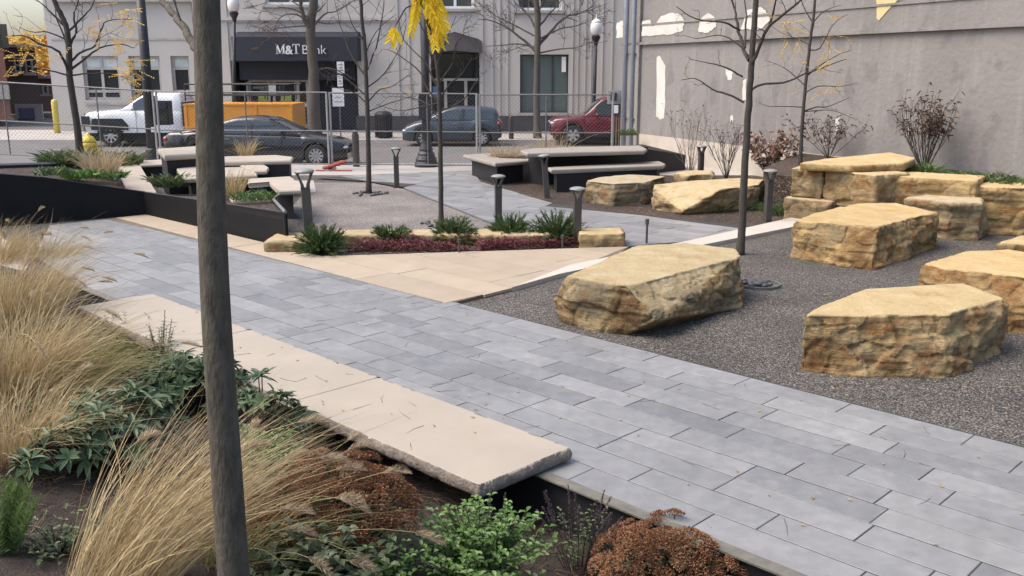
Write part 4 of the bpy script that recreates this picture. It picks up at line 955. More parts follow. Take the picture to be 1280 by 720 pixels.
mb = MB(); frect(mb, 22, 130, 52, 165, 65.85, .12); sf = mb.build('shopfront', M['trim'], o)
mb = MB(); frect(mb, 24, 135, 42, 148, 65.75, .1); mb.build('sign_board', M['blue'], sf); mb = MB(); frect(mb, 24, 148, 43, 164, 65.78, .05); mb.build('pane', M['glass'], sf)
o = bldg('brick_building', 'reddish low brick house beside the gray office building', 50, 98, 72, 70, 'brick'); window(o, 54, 106, 60, 118, 69.95, 0, 'trim', 'glass', .1, True, None, -.02)
mb = MB(); a, c = D(50, 98, 70), D(72, 98, 70); mb.prism([(a.x - .2, 69.8), (c.x + .2, 69.8), (c.x + .2, 79.2), (a.x - .2, 79.2)], a.z, a.z + .25); mb.build('roof', M['trim'], o)
# wooded hill
mb = MB(); n = 30
for i in range(n):
    for j in range(8):
        q = []
        for a, c in ((i, j), (i + 1, j), (i + 1, j + 1), (i, j + 1)):
            x = -330 + 330 * a / n; y = 200 + 22 * c; q.append(Vector((x, y, -1 + 10 * sin(min(1, c / 6) * pi / 2) + 3 * noise.noise(Vector((x * .02, y * .02, 0))))))
        mb.face(q)
structure(mb, 'hill', pm('wooded slope', (.20, .11, .03), (.14, .07, .025), .95, .1), True)
mb = MB()
for k in range(900):
    x = random.uniform(-170, -70); y = random.uniform(195, 330); zg = -1 + 10 * sin(min(1, (y - 200) / 132) * pi / 2) if y > 200 else -1; h = random.uniform(3, 5); tn = random.random()
    for m_ in range(16):
        p = Vector((x + random.gauss(0, 1.6), y + random.gauss(0, 1.6), zg + h * random.uniform(.3, 1))); mb.leaf(p, Vector((random.uniform(-1, 1), random.uniform(-1, 1), random.uniform(-.5, .8))), Vector((0, 0, 1)), random.uniform(1, 2), 1.2, min(1, max(0, tn + random.uniform(-.2, .2))))
tag(mb.build('autumn_wood', M['hill']), 'distant wooded hillside in yellow autumn colour beyond the side street', 'woodland', kind='stuff')

# ------------------------------------------------------------------ vehicles: local x from front bumper to tail
def interp(prof, x):
    if x <= prof[0][0]: return prof[0][1]
    for (a, b), (c, d) in zip(prof, prof[1:]):
        if x <= c: return b + (d - b) * (x - a) / max(1e-6, c - a)
    return prof[-1][1]
def smooth_prof(prof, L_, win=.09):
    return lambda x: sum(interp(prof, x + win * k / 3) * wt for k, wt in zip((-3, -2, -1, 0, 1, 2, 3), (1, 2, 3, 4, 3, 2, 1))) / 16
def car(name, label, loc, rz, L_, Wd, top, bot, wheels, R, cab=None, windows=(), paint='carblack', rimn=10, tail=True, cat='car', plate=True, bodyend=None):
    """top / bot: body outline; cab: (belt z, roof outline); windows: (x0, x1) pairs along the side"""
    o = thing(name, label, cat, loc, rz); hw = Wd / 2
    tf = smooth_prof(top, L_); wf = lambda x: hw * min(1, interp([(0, .80), (.12, .89), (.4, .965), (.9, 1), (L_ - .9, 1), (L_ - .3, .95), (L_ - .08, .88), (L_, .82)], x))
    st = sorted({round(i * .05, 3) for i in range(int(L_ / .05) + 1)} | {L_}); mb = MB(); rings = []
    for x in st:
        zb = interp(bot, x); zt = tf(x); w_ = wf(x); zs = zb; arch = 0
        for xw in wheels:
            dx = abs(x - xw); ra = R + .055
            if dx < ra: zs = max(zs, R + math.sqrt(ra * ra - dx * dx)); arch = 1
        zs = min(zs, zt - .12); h = zt - zs
        half = [(w_ * .97, zs), (w_ * (1.004 if arch else 1), zs + h * .3), (w_ * .995, zs + h * .62), (w_ * .965, zs + h * .88), (w_ * .90, zt - .02), (w_ * .70, zt + .012), (w_ * .35, zt + .028), (0, zt + .032)]
        ring = [Vector((x, y, z)) for y, z in half] + [Vector((x, -y, z)) for y, z in half[-2::-1]]; rings.append(ring)
    n = len(rings[0])
    for r in rings: mb.v += r
    for i in range(len(rings) - 1):
        for j in range(n - 1): mb.idx(0, ((i * n + j, i * n + j + 1, (i + 1) * n + j + 1, (i + 1) * n + j),))
    mb.idx(0, (tuple(range(n)), tuple((len(rings) - 1) * n + j for j in range(n))[::-1])); mb.build('body', M[paint], o, True, world=False)
    mb = MB(); mb.box((L_ / 2, 0, .36), (L_ - .3, Wd * .78, .34)); mb.build('underbody', M['tyre'], o, world=False)
    for sg in (1, -1):
        mb = MB(); xs0, xs1 = wheels[0] + R + .07, wheels[-1] - R - .07; mb.box(((xs0 + xs1) / 2, sg * hw * .985, interp(bot, L_ / 2) + .03), (xs1 - xs0, .03, .1)); mb.build('sill_trim', M['tyre'], o, world=False)
    for xw in wheels:
        for sg in (1, -1):
            y0 = sg * (hw - .20); mb = MB(); ft = .2 * sg
            mb.lathe([(R * .60, ft * .98), (R * .68, ft * 1.02), (R * .93, ft), (R, ft * .8), (R, ft * .15), (R * .9, 0), (R * .3, 0)], 28, (xw, y0, R), 'Y', caps=False); wh = mb.build('wheel', M['tyre'], o, True, world=False)
            mb = MB(); mb.lathe([(R * .60, ft * .99), (R * .66, ft * 1.0), (R * .66, ft * .5), (R * .60, ft * .6)], 28, (xw, y0, R), 'Y', caps=False)
            for k in range(rimn):
                a = 2 * pi * k / rimn; c_ = Vector((cos(a), 0, sin(a))); t_ = Vector((-sin(a), 0, cos(a))); p0 = Vector((xw, y0 + ft * .9, R)); b = len(mb.v)
                for rr, wd in ((R * .1, .035), (R * .62, .026 if rimn > 6 else .06)):
                    for dy in (0, -.03 * sg):
                        mb.v += [p0 + c_ * rr - t_ * wd + Vector((0, dy, 0)), p0 + c_ * rr + t_ * wd + Vector((0, dy, 0))]
                mb.idx(b, ((0, 1, 5, 4), (0, 4, 6, 2), (1, 3, 7, 5), (2, 6, 7, 3)))
            mb.lathe([(.06, ft * .86), (.055, ft * .96), (.02, ft * .97)], 12, (xw, y0, R), 'Y'); mb.build('rim', M['alloy'], wh, world=False)
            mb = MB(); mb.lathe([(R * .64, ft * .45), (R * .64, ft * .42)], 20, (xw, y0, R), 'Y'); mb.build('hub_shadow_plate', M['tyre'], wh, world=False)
    if cab:
        belt, rp = cab; rf = smooth_prof(rp, L_, .12); xa, xd = rp[0][0], rp[-1][0]; mb = MB(); rings = []
        yb = lambda x: wf(x) * .93; tum = .30
        def sect(x):
            zr = max(belt + .004, rf(x)); h = zr - belt; yr = yb(x) - h * tum * .92
            return zr, yr
        xs = [xa + (xd - xa) * i / 60 for i in range(61)]
        for x in xs:
            zr, yr = sect(x); h = zr - belt; k = min(1, h / .2)
            half = [(yb(x), belt - .05), (yb(x), belt), ((yb(x) + yr) / 2 + .015 * k, belt + h * .5), (yr + .01 * k, zr - .05 * k), (yr - .05 * k, zr - .008 * k), (yr * .5, zr + .018 * k), (0, zr + .026 * k)]
            rings.append([Vector((x, y, z)) for y, z in half] + [Vector((x, -y, z)) for y, z in half[-2::-1]])
        n = len(rings[0])
        for r in rings: mb.v += r
        for i in range(len(rings) - 1):
            for j in range(n - 1): mb.idx(0, ((i * n + j, i * n + j + 1, (i + 1) * n + j + 1, (i + 1) * n + j),))
        mb.idx(0, (tuple(range(n)), tuple((len(rings) - 1) * n + j for j in range(n))[::-1])); mb.build('cabin', M[paint], o, True, world=False)
        for x0, x1 in windows:
            for sg in (1, -1):
                mb = MB(); m_ = 14
                for i in range(m_):
                    q = []
                    for k, v in ((i, 0), (i + 1, 0), (i + 1, 1), (i, 1)):
                        x = x0 + (x1 - x0) * k / m_; zr, yr = sect(x); h = zr - belt; zlo = belt + .035; zhi = max(zlo + .002, zr - .085); z = zlo + (zhi - zlo) * v
                        f = (z - belt) / max(h, .02); y = yb(x) + (yr - yb(x)) * f + .018 + .008 * sin(pi * max(0, min(1, f))); q.append(Vector((x, sg * y, z)))
                    mb.face(q)
                mb.build('side_window', M['cglass'], o, world=False)
        ipk = lambda lo, hi: [x for x in xs if lo <= x <= hi]
        xb, xc = rp[1][0], rp[-2][0]
        for nm, lo, hi in (('windscreen', xa + .1, xb + .05), ('rear_window', xc - .02, xd - .1)):
            if hi - lo < .04: continue
            mb = MB()
            for i in range(10):
                for j in range(10):
                    q = []
                    for k, m2 in ((i, j), (i + 1, j), (i + 1, j + 1), (i, j + 1)):
                        x = lo + (hi - lo) * k / 10; zr, yr = sect(x); v = -1 + 2 * m2 / 10; q.append(Vector((x, v * (yr - .09), zr + .026 * (1 - v * v) + .014)))
                    mb.face(q)
            mb.build(nm, M['cglass'], o, True, world=False)
        for sg in (1, -1):
            mb = MB(); mb.ball((xa + .52, sg * (hw + .06), belt + .07), .1, sq=(.7, 1.1, .75)); mb.build('mirror', M[paint], o, True, world=False)
    for sg in (1, -1):
        z = tf(.12) - .14; mb = MB(); mb.ball((.13, sg * hw * .68, z), .12, sq=(1.3, 1.5, .62), seg=8); mb.build('headlight', M['lamp'], o, True, world=False)
        if tail: z = tf(L_ - .1) - .13; mb = MB(); mb.ball((L_ - .1, sg * hw * .76, z), .13, sq=(.9, 1.1, .8), seg=8); mb.build('taillight', M['tail'], o, True, world=False)
    mb = MB(); mb.box((-.002, 0, interp(bot, 0) + .26), (.03, Wd * .5, .16)); mb.build('grille', M['tyre'], o, world=False)
    if windows:
        for k, (x0, x1) in enumerate(windows[:2]):
            for sg in (1, -1):
                mb = MB(); mb.box((x1 - .12, sg * (hw * .985 + .012), (cab[0] - .13)), (.16, .03, .03)); mb.build('door_handle', M['chrome'], o, world=False)
        mb = MB()
        for x in [windows[0][0] + .12] + [x1 + .04 for x0, x1 in windows[:2]]:
            for sg in (1, -1): mb.box((x, sg * (hw * .995), (cab[0] + .32) / 2 + .02), (.012, .012, cab[0] - .42))
        mb.build('door_seam', M['tyre'], o, world=False)
    return o
rz0, rz1 = 0., pi
# black sedan: nose to the right
p = D(433, 211, 27.75); xl = D(203, 211, 27.75)
Lc = p.x - xl.x
car('parked_car', 'black sedan parked nose right at the near kerb behind the chain link fence', (p.x, 28.75, -.11), pi, Lc, 1.86,
    [(0, .60), (.1, .72), (.5, .82), (1.25, .93), (1.7, .96), (3.6, 1.0), (4.1, 1.06), (Lc - .15, 1.03), (Lc, .82)], [(0, .22), (.3, .17), (Lc - .4, .2), (Lc, .34)], (.9, Lc - 1.1), .34,
    (.97, [(1.35, .97), (2.25, 1.40), (2.7, 1.465), (3.3, 1.44), (3.9, 1.27), (Lc - .55, 1.04)]), ((1.78, 2.72), (2.80, 3.62), (3.66, 4.02)), 'carblack', 10)
# blue hatchback: nose to the left
p = D(503, 183, 35.9); q = D(627, 183, 35.9); Lc = q.x - p.x
car('parked_car', 'slate blue hatchback parked across the street, nose left, behind the cast lamp post base', (p.x, 36.75, -.11), 0, Lc, 1.76,
    [(0, .62), (.1, .72), (.45, .86), (1.0, .98), (2.5, 1.0), (Lc - .35, 1.04), (Lc - .08, 1.0), (Lc, .8)], [(0, .24), (.3, .19), (Lc - .3, .22), (Lc, .34)], (.82, Lc - .74), .315,
    (.98, [(.85, .98), (1.62, 1.38), (2.05, 1.475), (3.1, 1.46), (3.62, 1.36), (Lc - .12, 1.03)]), ((1.35, 2.16), (2.24, 3.02), (3.08, 3.5)), 'carblue', 8)
# maroon off-roader
p = D(688, 178, 36.4); Lc = 4.5
car('parked_car', 'maroon four by four car half hidden behind the meter boards at the wall corner', (p.x, 37.2, -.09), 0, Lc, 1.85,
    [(0, .86), (.1, .98), (.3, 1.03), (1.35, 1.10), (3.0, 1.1), (Lc - .1, 1.1), (Lc, .95)], [(0, .36), (.3, .32), (Lc - .3, .34), (Lc, .4)], (.86, Lc - .95), .38,
    (1.08, [(1.25, 1.08), (1.85, 1.66), (2.05, 1.78), (3.9, 1.78), (4.25, 1.6), (Lc - .05, 1.1)]), ((1.72, 2.42), (2.5, 3.3), (3.38, 3.98)), 'carred', 6)
# white truck with an orange dump body
p = D(104, 181, 35.7); q = D(229, 181, 35.7); Lc = q.x - p.x
tr = car('parked_truck', 'white crew truck with an orange dump body parked across the street', (p.x, 36.75, -.10), 0, Lc, 2.03,
    [(0, 1.06), (.06, 1.22), (.25, 1.27), (1.5, 1.36), (Lc - .05, 1.36), (Lc, 1.34)], [(0, .52), (.3, .5), (Lc, .52)], (1.05,), .41,
    (1.33, [(1.45, 1.33), (2.2, 1.86), (2.45, 1.97), (Lc - .12, 1.98), (Lc - .03, 1.9), (Lc, 1.36)]), ((1.95, 2.85),), 'carwhite', 8, tail=False, cat='truck')
mb = MB(); mb.box((-.06, 0, .66), (.16, 1.9, .2)); mb.build('bumper', M['chrome'], tr, world=False)
mb = MB(); mb.box((.01, 0, 1.0), (.06, 1.35, .4)); mb.box((.16, 1.0, .94), (.3, .06, .38)); mb.box((.16, -1.0, .94), (.3, .06, .38)); mb.build('grille_surround', M['black'], tr, world=False)
mb = MB(); mb.box((-.03, 0, 1.02), (.05, 1.3, .06)); mb.build('grille_bar', M['chrome'], tr, world=False)
for sg in (1, -1): mb = MB(); mb.prism([(.35, .62), (.42, 1.04), (1.55, 1.04), (1.75, .80), (1.75, .62)], 0, .03); mb.v = [Vector((v.x, sg * (1.02 + v.z), v.y)) for v in mb.v]; mb.build('wheel_opening_shade', M['tyre'], tr, world=False)  # flat dark plate stands in for the shade of the wheel opening
mb = MB(); mb.box((2.65, -1.06, 1.62), (.22, .16, .42)); mb.box((2.65, 1.06, 1.62), (.22, .16, .42)); mb.build('tow_mirror', M['black'], tr, world=False)
mb = MB(); mb.box((2.6, -.98, 1.12), (.16, .04, .5)); mb.build('door_panel_mark', M['carwhite'], tr, world=False)
x1 = D(368, 170, 35.7).x - p.x; xm = (Lc + .12 + x1) / 2; ln = x1 - Lc - .12
mb = MB(); mb.box((xm, 0, 1.08), (ln, 2.1, .92)); mb.box((xm, 0, 1.56), (ln + .04, 2.16, .06)); mb.box((xm, 0, .72), (ln + .03, 2.14, .08))
for k in range(4): mb.box((Lc + .2 + (ln - .16) * k / 3, 0, 1.08), (.08, 2.15, .90))
mb.build('dump_body', M['orange'], tr, world=False)
mb = MB(); mb.box((xm - .1, 0, .55), (ln + .3, .8, .2)); mb.box((Lc + .06, 0, 1.2), (.1, 1.9, .9)); mb.build('chassis', M['black'], tr, world=False)
mb = MB()
for sy in (-1, 1):
    for zr in (1.9, 2.3): mb.tube([(Lc + .2, sy * 1.0, zr), (x1 - .1, sy * 1.0, zr)], .03, 6)
    for k in range(7): mb.tube([(Lc + .2 + (ln - .4) * k / 6, sy * 1.0, 1.7), (Lc + .2 + (ln - .4) * k / 6, sy * 1.0, 2.3)], .025, 6)
mb.build('ladder_rack', M['black'], tr, world=False)
for sg in (1, -1):
    mb = MB(); R = .41; mb.lathe([(R * .6, .2 * sg), (R * .93, .22 * sg), (R, .16 * sg), (R, 0), (R * .3, 0)], 24, (x1 - 1.5, sg * .8, R), 'Y'); wh = mb.build('wheel', M['tyre'], tr, True, world=False)
    mb = MB(); mb.lathe([(R * .6, .17 * sg), (R * .2, .10 * sg), (R * .1, .1 * sg)], 16, (x1 - 1.5, sg * .8, R), 'Y'); mb.build('rim', M['alloy'], wh, world=False)

# ------------------------------------------------------------------ trees
def polyline(pts, n=4, wob=.0):
    """Catmull-Rom through the points, a little crooked"""
    out = []; P = [pts[0]] + list(pts) + [pts[-1]]
    for i in range(1, len(P) - 2):
        for k in range(n):
            t = k / n; a, b, c, d = P[i - 1], P[i], P[i + 1], P[i + 2]
            out.append(.5 * ((2 * b) + (c - a) * t + (2 * a - 5 * b + 4 * c - d) * t * t + (3 * b - a - 3 * c + d) * t ** 3))
    out.append(pts[-1])
    return [p + Vector((random.gauss(0, wob), random.gauss(0, wob), random.gauss(0, wob * .6))) if 0 < i < len(out) - 1 else p for i, p in enumerate(out)]
TIPS = []
def twigs(mb, pts, r, lvl, ln, dens, spread=.9, up=.25, minr=.0028):
    """side shoots along a limb"""
    k = len(pts)
    total = sum((pts[i + 1] - pts[i]).length for i in range(k - 1)); n = max(1, int(total * dens))
    for _ in range(n):
        u = random.uniform(.2, 1) * (k - 1); i = min(k - 2, int(u)); p = pts[i].lerp(pts[i + 1], u - i); d = (pts[i + 1] - pts[i]).normalized()
        s = Vector((random.gauss(0, 1), random.gauss(0, 1), random.gauss(0, .7))); s -= s.dot(d) * d
        if s.length < 1e-3: continue
        dr = (d * random.uniform(.4, 1) + s.normalized() * spread + Vector((0, 0, up))).normalized(); l = ln * random.uniform(.45, 1.15) * (1.15 - .5 * u / (k - 1)); q = [p]
        for j in range(4):
            dr = (dr + Vector((random.gauss(0, .17), random.gauss(0, .17), random.gauss(0, .14)))).normalized(); q.append(q[-1] + dr * l / 4)
        rr = max(minr, r * random.uniform(.35, .55) * (1 - .5 * u / (k - 1)))
        mb.tube(q, [rr, rr * .85, rr * .7, rr * .55, max(minr * .7, rr * .4)], 4 if lvl else 3, random.random(), cap=False)
        if lvl > 0: twigs(mb, q, rr, lvl - 1, ln * .55, dens * 1.5, spread, up, minr)
        else: TIPS.append(q[-1])
def tree(label, Y, base, trunk, r0, r1, limbs, bark='bark', tw=(1, .7, 3.0), minr=.003, leaves=None, name='bare_tree', bz=0., group=None, nside=9):
    b = G(*base, bz) if Y is None else D(*base, Y); Y = b.y; b = Vector((b.x, b.y, bz - .05)); TIPS.clear()
    o = thing(name, label, 'tree', (b.x, b.y, bz), group=group)
    dpt = lambda q, y: D(q[0], q[1], y)
    tp = polyline([b] + [dpt(q, Y) for q in trunk], 5, r0 * .06); n = len(tp); mb = MB()
    rad = [(r0 + (r1 - r0) * (i / (n - 1)) ** .8) * (1 + .35 * max(0, 1 - i / 2.)) * (1 + random.uniform(-.03, .03)) for i in range(n)]
    mb.tube(tp, rad, nside); mb.build('trunk', M[bark], o, True); mb = MB()
    for lm in limbs:
        r, pts = lm[0], lm[1:]; dy = random.uniform(-1, 1); sc = Y / F_PX; tot = math.hypot(pts[-1][0] - pts[0][0], pts[-1][1] - pts[0][1]) * sc
        ps = polyline([dpt(q, Y + dy * .55 * tot * i / (len(pts) - 1)) for i, q in enumerate(pts)], 4, r * .22); m = len(ps)
        mb.tube(ps, [max(minr, r * (1 - .75 * i / (m - 1))) for i in range(m)], 6, cap=False); twigs(mb, ps, r * .75, tw[0], tw[1], tw[2], minr=minr)
    twigs(mb, tp[n // 2:], r1 * .7, tw[0], tw[1] * 1.1, tw[2] * .6, minr=minr)
    mb.build('crown', M[bark if bark != 'bark' else 'twig'], o)
    if leaves:
        mt, cent, cnt, sz = leaves; mb = MB()
        for (cx, cy, sp) in cent:
            for _ in range(cnt):
                c = dpt((random.gauss(cx, sp), random.gauss(cy, sp * .6)), Y + random.gauss(0, .35)); t = random.choice(sorted(TIPS, key=lambda q: (q - c).length)[:7]) if TIPS else c
                c = t if (t - c).length < .5 else c.lerp(t, .6)
                d = Vector((random.gauss(0, 1), random.gauss(0, 1), random.gauss(-.4, .5))).normalized(); tn = random.random()
                for m_ in range(7):
                    for sg in (-1, 1):
                        pp = c + d * .05 * m_ * sz; sd = d.cross(Vector((0, 0, 1))).normalized() * sg; mb.leaf(pp, sd + d * .4 + Vector((0, 0, random.uniform(-.5, 0))), Vector((0, 0, 1)), .075 * sz, .032 * sz, max(0, min(1, tn + random.gauss(0, .15))))
        mb.build('leaves', M[mt], o)
    return o
tree('young bare tree rooted in the dark gravel behind the long boulder', None, (925, 318), [(929, 250), (932, 190), (936, 130), (940, 75), (945, 0), (952, -110)], .062, .036,
     [(.034, (937, 75), (930, 62), (922, 30), (916, 0), (908, -70)), (.030, (939, 82), (951, 55), (962, 32), (985, 14), (1010, -10), (1040, -60)), (.022, (962, 32), (968, 10), (975, -30)), (.022, (936, 116), (950, 106), (980, 103), (1005, 93), (1035, 82), (1058, 74)),
      (.015, (928, 96), (915, 88), (900, 82), (882, 78), (862, 74)), (.018, (930, 128), (910, 118), (893, 113), (880, 104), (868, 98), (852, 100)), (.014, (930, 62), (915, 50), (898, 44), (872, 48), (854, 44)), (.016, (925, 38), (905, 28), (880, 26), (862, 20), (845, 8)), (.02, (931, 60), (933, 20), (928, -20))], tw=(2, .40, 2.6), minr=.0032, leaves=('amber', [(1040, 64, 9), (1062, 62, 5), (980, 2, 4)], 9, .62))
tree('slender bare tree against the gray wall behind the stacked stones', None, (1000, 206), [(1003, 150), (1008, 95), (1013, 50), (1018, 10), (1024, -70)], .042, .025,
     [(.018, (1003, 140), (1020, 134), (1035, 133), (1062, 122)), (.014, (1002, 134), (985, 133), (962, 133), (948, 128)), (.018, (1007, 96), (1025, 82), (1045, 70), (1066, 62)), (.016, (1004, 118), (1022, 108), (1050, 108), (1072, 104)), (.014, (1005, 106), (990, 92), (975, 82), (955, 75)), (.016, (1015, 30), (1030, 14), (1052, 6)),
      (.016, (1016, 28), (1005, 10), (995, -20)), (.012, (1012, 56), (995, 48), (975, 40), (960, 30)), (.014, (1012, 62), (1025, 60), (1042, 30), (1060, 18)), (.012, (1002, 140), (1040, 138), (1068, 149))], tw=(2, .40, 2.6), minr=.0032, bz=.72, leaves=('amber', [(1030, 92, 9), (1012, 105, 5), (1050, 70, 8)], 9, .62))
tree('slender bare tree rising behind the middle junipers', None, (551, 281), [(551, 220), (550, 160), (549, 120), (546, 80), (540, 40), (536, 0), (530, -60)], .046, .028,
     [(.02, (550, 130), (535, 112), (525, 90), (500, 70), (485, 62)), (.02, (549, 126), (562, 105), (575, 95), (590, 72)), (.018, (549, 112), (540, 96), (532, 78), (505, 50), (498, 20)), (.018, (548, 105), (565, 80), (570, 55), (582, 40)), (.016, (550, 140), (575, 128), (592, 108), (600, 95)), (.015, (551, 150), (530, 128), (510, 122), (485, 120)), (.015, (546, 82), (556, 55), (570, 20)), (.014, (545, 70), (530, 40), (515, 12)), (.014, (551, 128), (520, 135), (498, 138), (470, 130))], tw=(2, .55, 3.4), minr=.0042)
tree('bare tree in the gravel circle near the street fence', None, (461, 242), [(460, 170), (458, 110), (456, 60), (452, 20), (448, -40)], .06, .035,
     [(.024, (457, 92), (470, 60), (478, 20), (482, -20)), (.022, (457, 95), (440, 70), (428, 40), (418, 0)), (.018, (458, 110), (480, 92), (500, 60), (508, 30)), (.018, (459, 128), (475, 112), (490, 108), (512, 92)), (.018, (458, 120), (435, 100), (420, 90), (400, 84)), (.016, (459, 140), (490, 128), (520, 120)), (.015, (460, 132), (446, 118), (430, 112), (412, 108)), (.014, (456, 70), (470, 40), (492, 20)), (.014, (455, 50), (440, 30), (430, -5))], tw=(2, .6, 3.2), minr=.0045, leaves=('amber', [(458, 128, 6), (490, 122, 7)], 2, .7))
tree('honeylocust with a few yellow leaves in the black planter at the left', 20.2, (104, 228), [(100, 190), (94, 140), (87, 95), (86, 60), (83, 35), (76, 18), (68, 0), (62, -40)], .085, .045,
     [(.035, (86, 92), (80, 76), (70, 62), (50, 55), (32, 46), (16, 44)), (.03, (88, 88), (108, 72), (125, 60), (150, 55), (168, 60)), (.03, (86, 58), (95, 40), (92, 20), (98, 0), (102, -40)), (.028, (88, 78), (100, 66), (118, 58), (125, 40), (135, 26), (165, 24)), (.03, (82, 34), (70, 22), (58, 10), (46, 0)), (.026, (84, 40), (100, 25), (112, 12), (122, -10)), (.024, (90, 96), (70, 90), (50, 86), (28, 82)), (.022, (90, 94), (110, 92), (140, 92), (162, 100)), (.022, (86, 66), (78, 40), (70, 20), (66, -20)), (.02, (84, 50), (60, 40), (40, 40), (24, 34))], bark='bark', tw=(2, .7, 2.6), minr=.005, leaves=('amber', [(150, 30, 9), (165, 27, 8), (143, 72, 7), (138, 78, 5), (108, 56, 8), (20, 52, 12), (40, 44, 10), (10, 60, 8), (168, 108, 5), (156, 104, 5), (60, 60, 6), (62, 95, 8)], 8, 1.0), name='honeylocust_tree', bz=.5)
tree('thick green barked street tree in front of the bank sign', 38.7, (394, 167), [(393, 130), (391, 80), (388, 35), (392, 0), (396, -60)], .25, .16,
     [(.12, (389, 42), (380, 20), (372, -5), (360, -40)), (.05, (390, 36), (405, 18), (425, 12), (450, -5)), (.04, (388, 30), (370, 18), (350, 22), (340, 45), (328, 52)), (.035, (391, 90), (410, 85), (430, 92), (440, 98)), (.035, (386, 32), (360, 34), (345, 36), (335, 40)), (.03, (392, 26), (410, 30), (428, 28), (445, 40)), (.03, (380, 10), (350, -4), (330, 4), (308, 10))], bark='bark_grey', tw=(2, 1.3, 1.6), minr=.011, leaves=('brownleaf', [(322, 62, 4), (343, 48, 6), (335, 48, 5)], 7, 1.6), name='street_tree')
tree('spreading bare street tree in front of the storefront window', 38.7, (672, 167), [(671, 120), (672, 70), (672, 30), (671, 0), (670, -50)], .15, .11,
     [(.07, (671, 66), (655, 50), (635, 36), (615, 26), (598, 24)), (.07, (674, 56), (688, 40), (706, 22), (725, 16), (746, 6)), (.05, (672, 40), (660, 18), (645, 4), (630, -20)), (.05, (673, 34), (690, 14), (705, -2)), (.045, (671, 60), (650, 55), (630, 56), (605, 58)), (.045, (674, 66), (695, 62), (715, 60), (728, 58)), (.04, (668, 45), (640, 30), (620, 20), (606, 6)), (.04, (676, 48), (700, 36), (722, 32), (742, 24)), (.04, (672, 15), (662, -10), (650, -40)), (.04, (672, 18), (685, -10), (700, -40))], bark='bark_grey', tw=(2, 1.35, 2.6), minr=.010, name='street_tree')
# foreground trunk: rooted in the near bed, crown above the picture
TY = 3.25; tb_ = D(295, 760, TY)
ft = thing('foreground_tree', 'tall dark trunk in the near bed crossing the whole picture height', 'tree', (tb_.x, TY, bed_z(tb_.x, TY)))
pts = [Vector((tb_.x, TY, bed_z(tb_.x, TY) - .1))] + [D(x, y, TY) for x, y in ((292, 720), (280, 540), (270, 390), (264, 240), (261, 110), (258, 0))] + [D(255, -120, TY), D(250, -300, TY), D(252, -520, TY)]
tp = polyline(pts, 6, 0); n = len(tp); mb = MB()
dref = .98 * TY; rad = []
for i, q in enumerate(tp):
    dd = q.y * CP - (q.z - CAM_H) * SP; wpx = 40.5 - 7.0 * max(0, min(1, (q.z - tp[0].z) / 2.4)); rad.append(wpx / 2 / F_PX * dd * (1 + .008 * noise.noise(Vector((0, 0, q.z * 6)))) * (1.25 if i == 0 else 1))
mb.tube(tp, rad, 24)
mb.build('trunk', M['bark_near'], ft, True)
mb = MB(); TIPS.clear()
for lm in ((.03, (262, 70), (245, 58), (228, 32), (212, 12), (196, -12), (170, -60)),):
    ps = polyline([D(x, y, TY + .12 * i) for i, (x, y) in enumerate(lm[1:])], 5, .004); mb.tube(ps, [.017 * (1 - .5 * i / len(ps)) for i in range(len(ps))], 7); twigs(mb, ps, .012, 1, .35, 2.5, minr=.002)
br = polyline([tp[-8], D(330, -330, TY + .3), D(430, -210, TY + .6), D(505, -90, TY + .8), D(524, -20, TY + .85), D(535, 22, TY + .88), D(539, 46, TY + .88)], 6, .006); mb.tube(br, [.035 - .03 * (i / (len(br) - 1)) ** .7 for i in range(len(br))], 7); twigs(mb, br[:20], .02, 1, .5, 1.5, minr=.002)
for k in range(7):
    a = k * 2.2; ps = polyline([tp[-4 + (k % 3)], tp[-2] + Vector((cos(a) * .8, sin(a) * .8, .8)), tp[-1] + Vector((cos(a) * 1.7, sin(a) * 1.7, 1.5 + .2 * k))], 5, .02); mb.tube(ps, [.03 * (1 - .7 * i / len(ps)) for i in range(len(ps))], 6); twigs(mb, ps, .02, 1, .7, 2, minr=.003)
mb.build('crown', M['bark_near'], ft, True)
mb = MB()
def pinnate(p, d, l, n, lw):
    d = Vector(d).normalized(); tn = random.random(); pp = [p + d * l * i / 8 + Vector((0, 0, -.25 * l * (i / 8) ** 2)) for i in range(9)]; mb.tube(pp, .0016, 4, tn, cap=False)
    for i in range(n):
        u = (i + .5) / n * 8; q = pp[min(7, int(u))].lerp(pp[min(8, int(u) + 1)], u - int(u)); sd = d.cross(Vector((0, 1, .2))).normalized()
        for sg in (-1, 1): mb.leaf(q, sd * sg * .8 + d * .55 + Vector((0, random.uniform(-.4, .4), -.5)), Vector((0, -1, .3)), lw * random.uniform(.8, 1.1), lw * .30, max(0, min(1, tn + random.gauss(0, .25))), .2, .2)
def dpl(px, py, q): return D(px, py, TY + .88 + random.uniform(-.08, .08))
for (x0, y0), (x1, y1) in (((527, -12), (512, 34)), ((524, -20), (516, 20)), ((530, -5), (552, 48)), ((531, -2), (545, 44)), ((536, -8), (556, 40)), ((532, -16), (560, 24)), ((538, -18), (555, 10)), ((533, 6), (544, 50)), ((528, -30), (520, 10)), ((533, 4), (551, 34)), ((534, -4), (549, 22)), ((537, 2), (556, 30)), ((522, -18), (515, 26))):
    a, b = dpl(x0, y0, 0), dpl(x1, y1, 0); pinnate(a, b - a, (b - a).length * .95, 15, .033)
for (x0, y0), (x1, y1) in (((495, 33), (487, 46)), ((491, 34), (497, 48)), ((493, 36), (488, 45))):
    a, b = dpl(x0, y0, 0), dpl(x1, y1, 0); pinnate(a, b - a, (b - a).length, 4, .04)
mb.build('leaves', M['yellow'], ft)
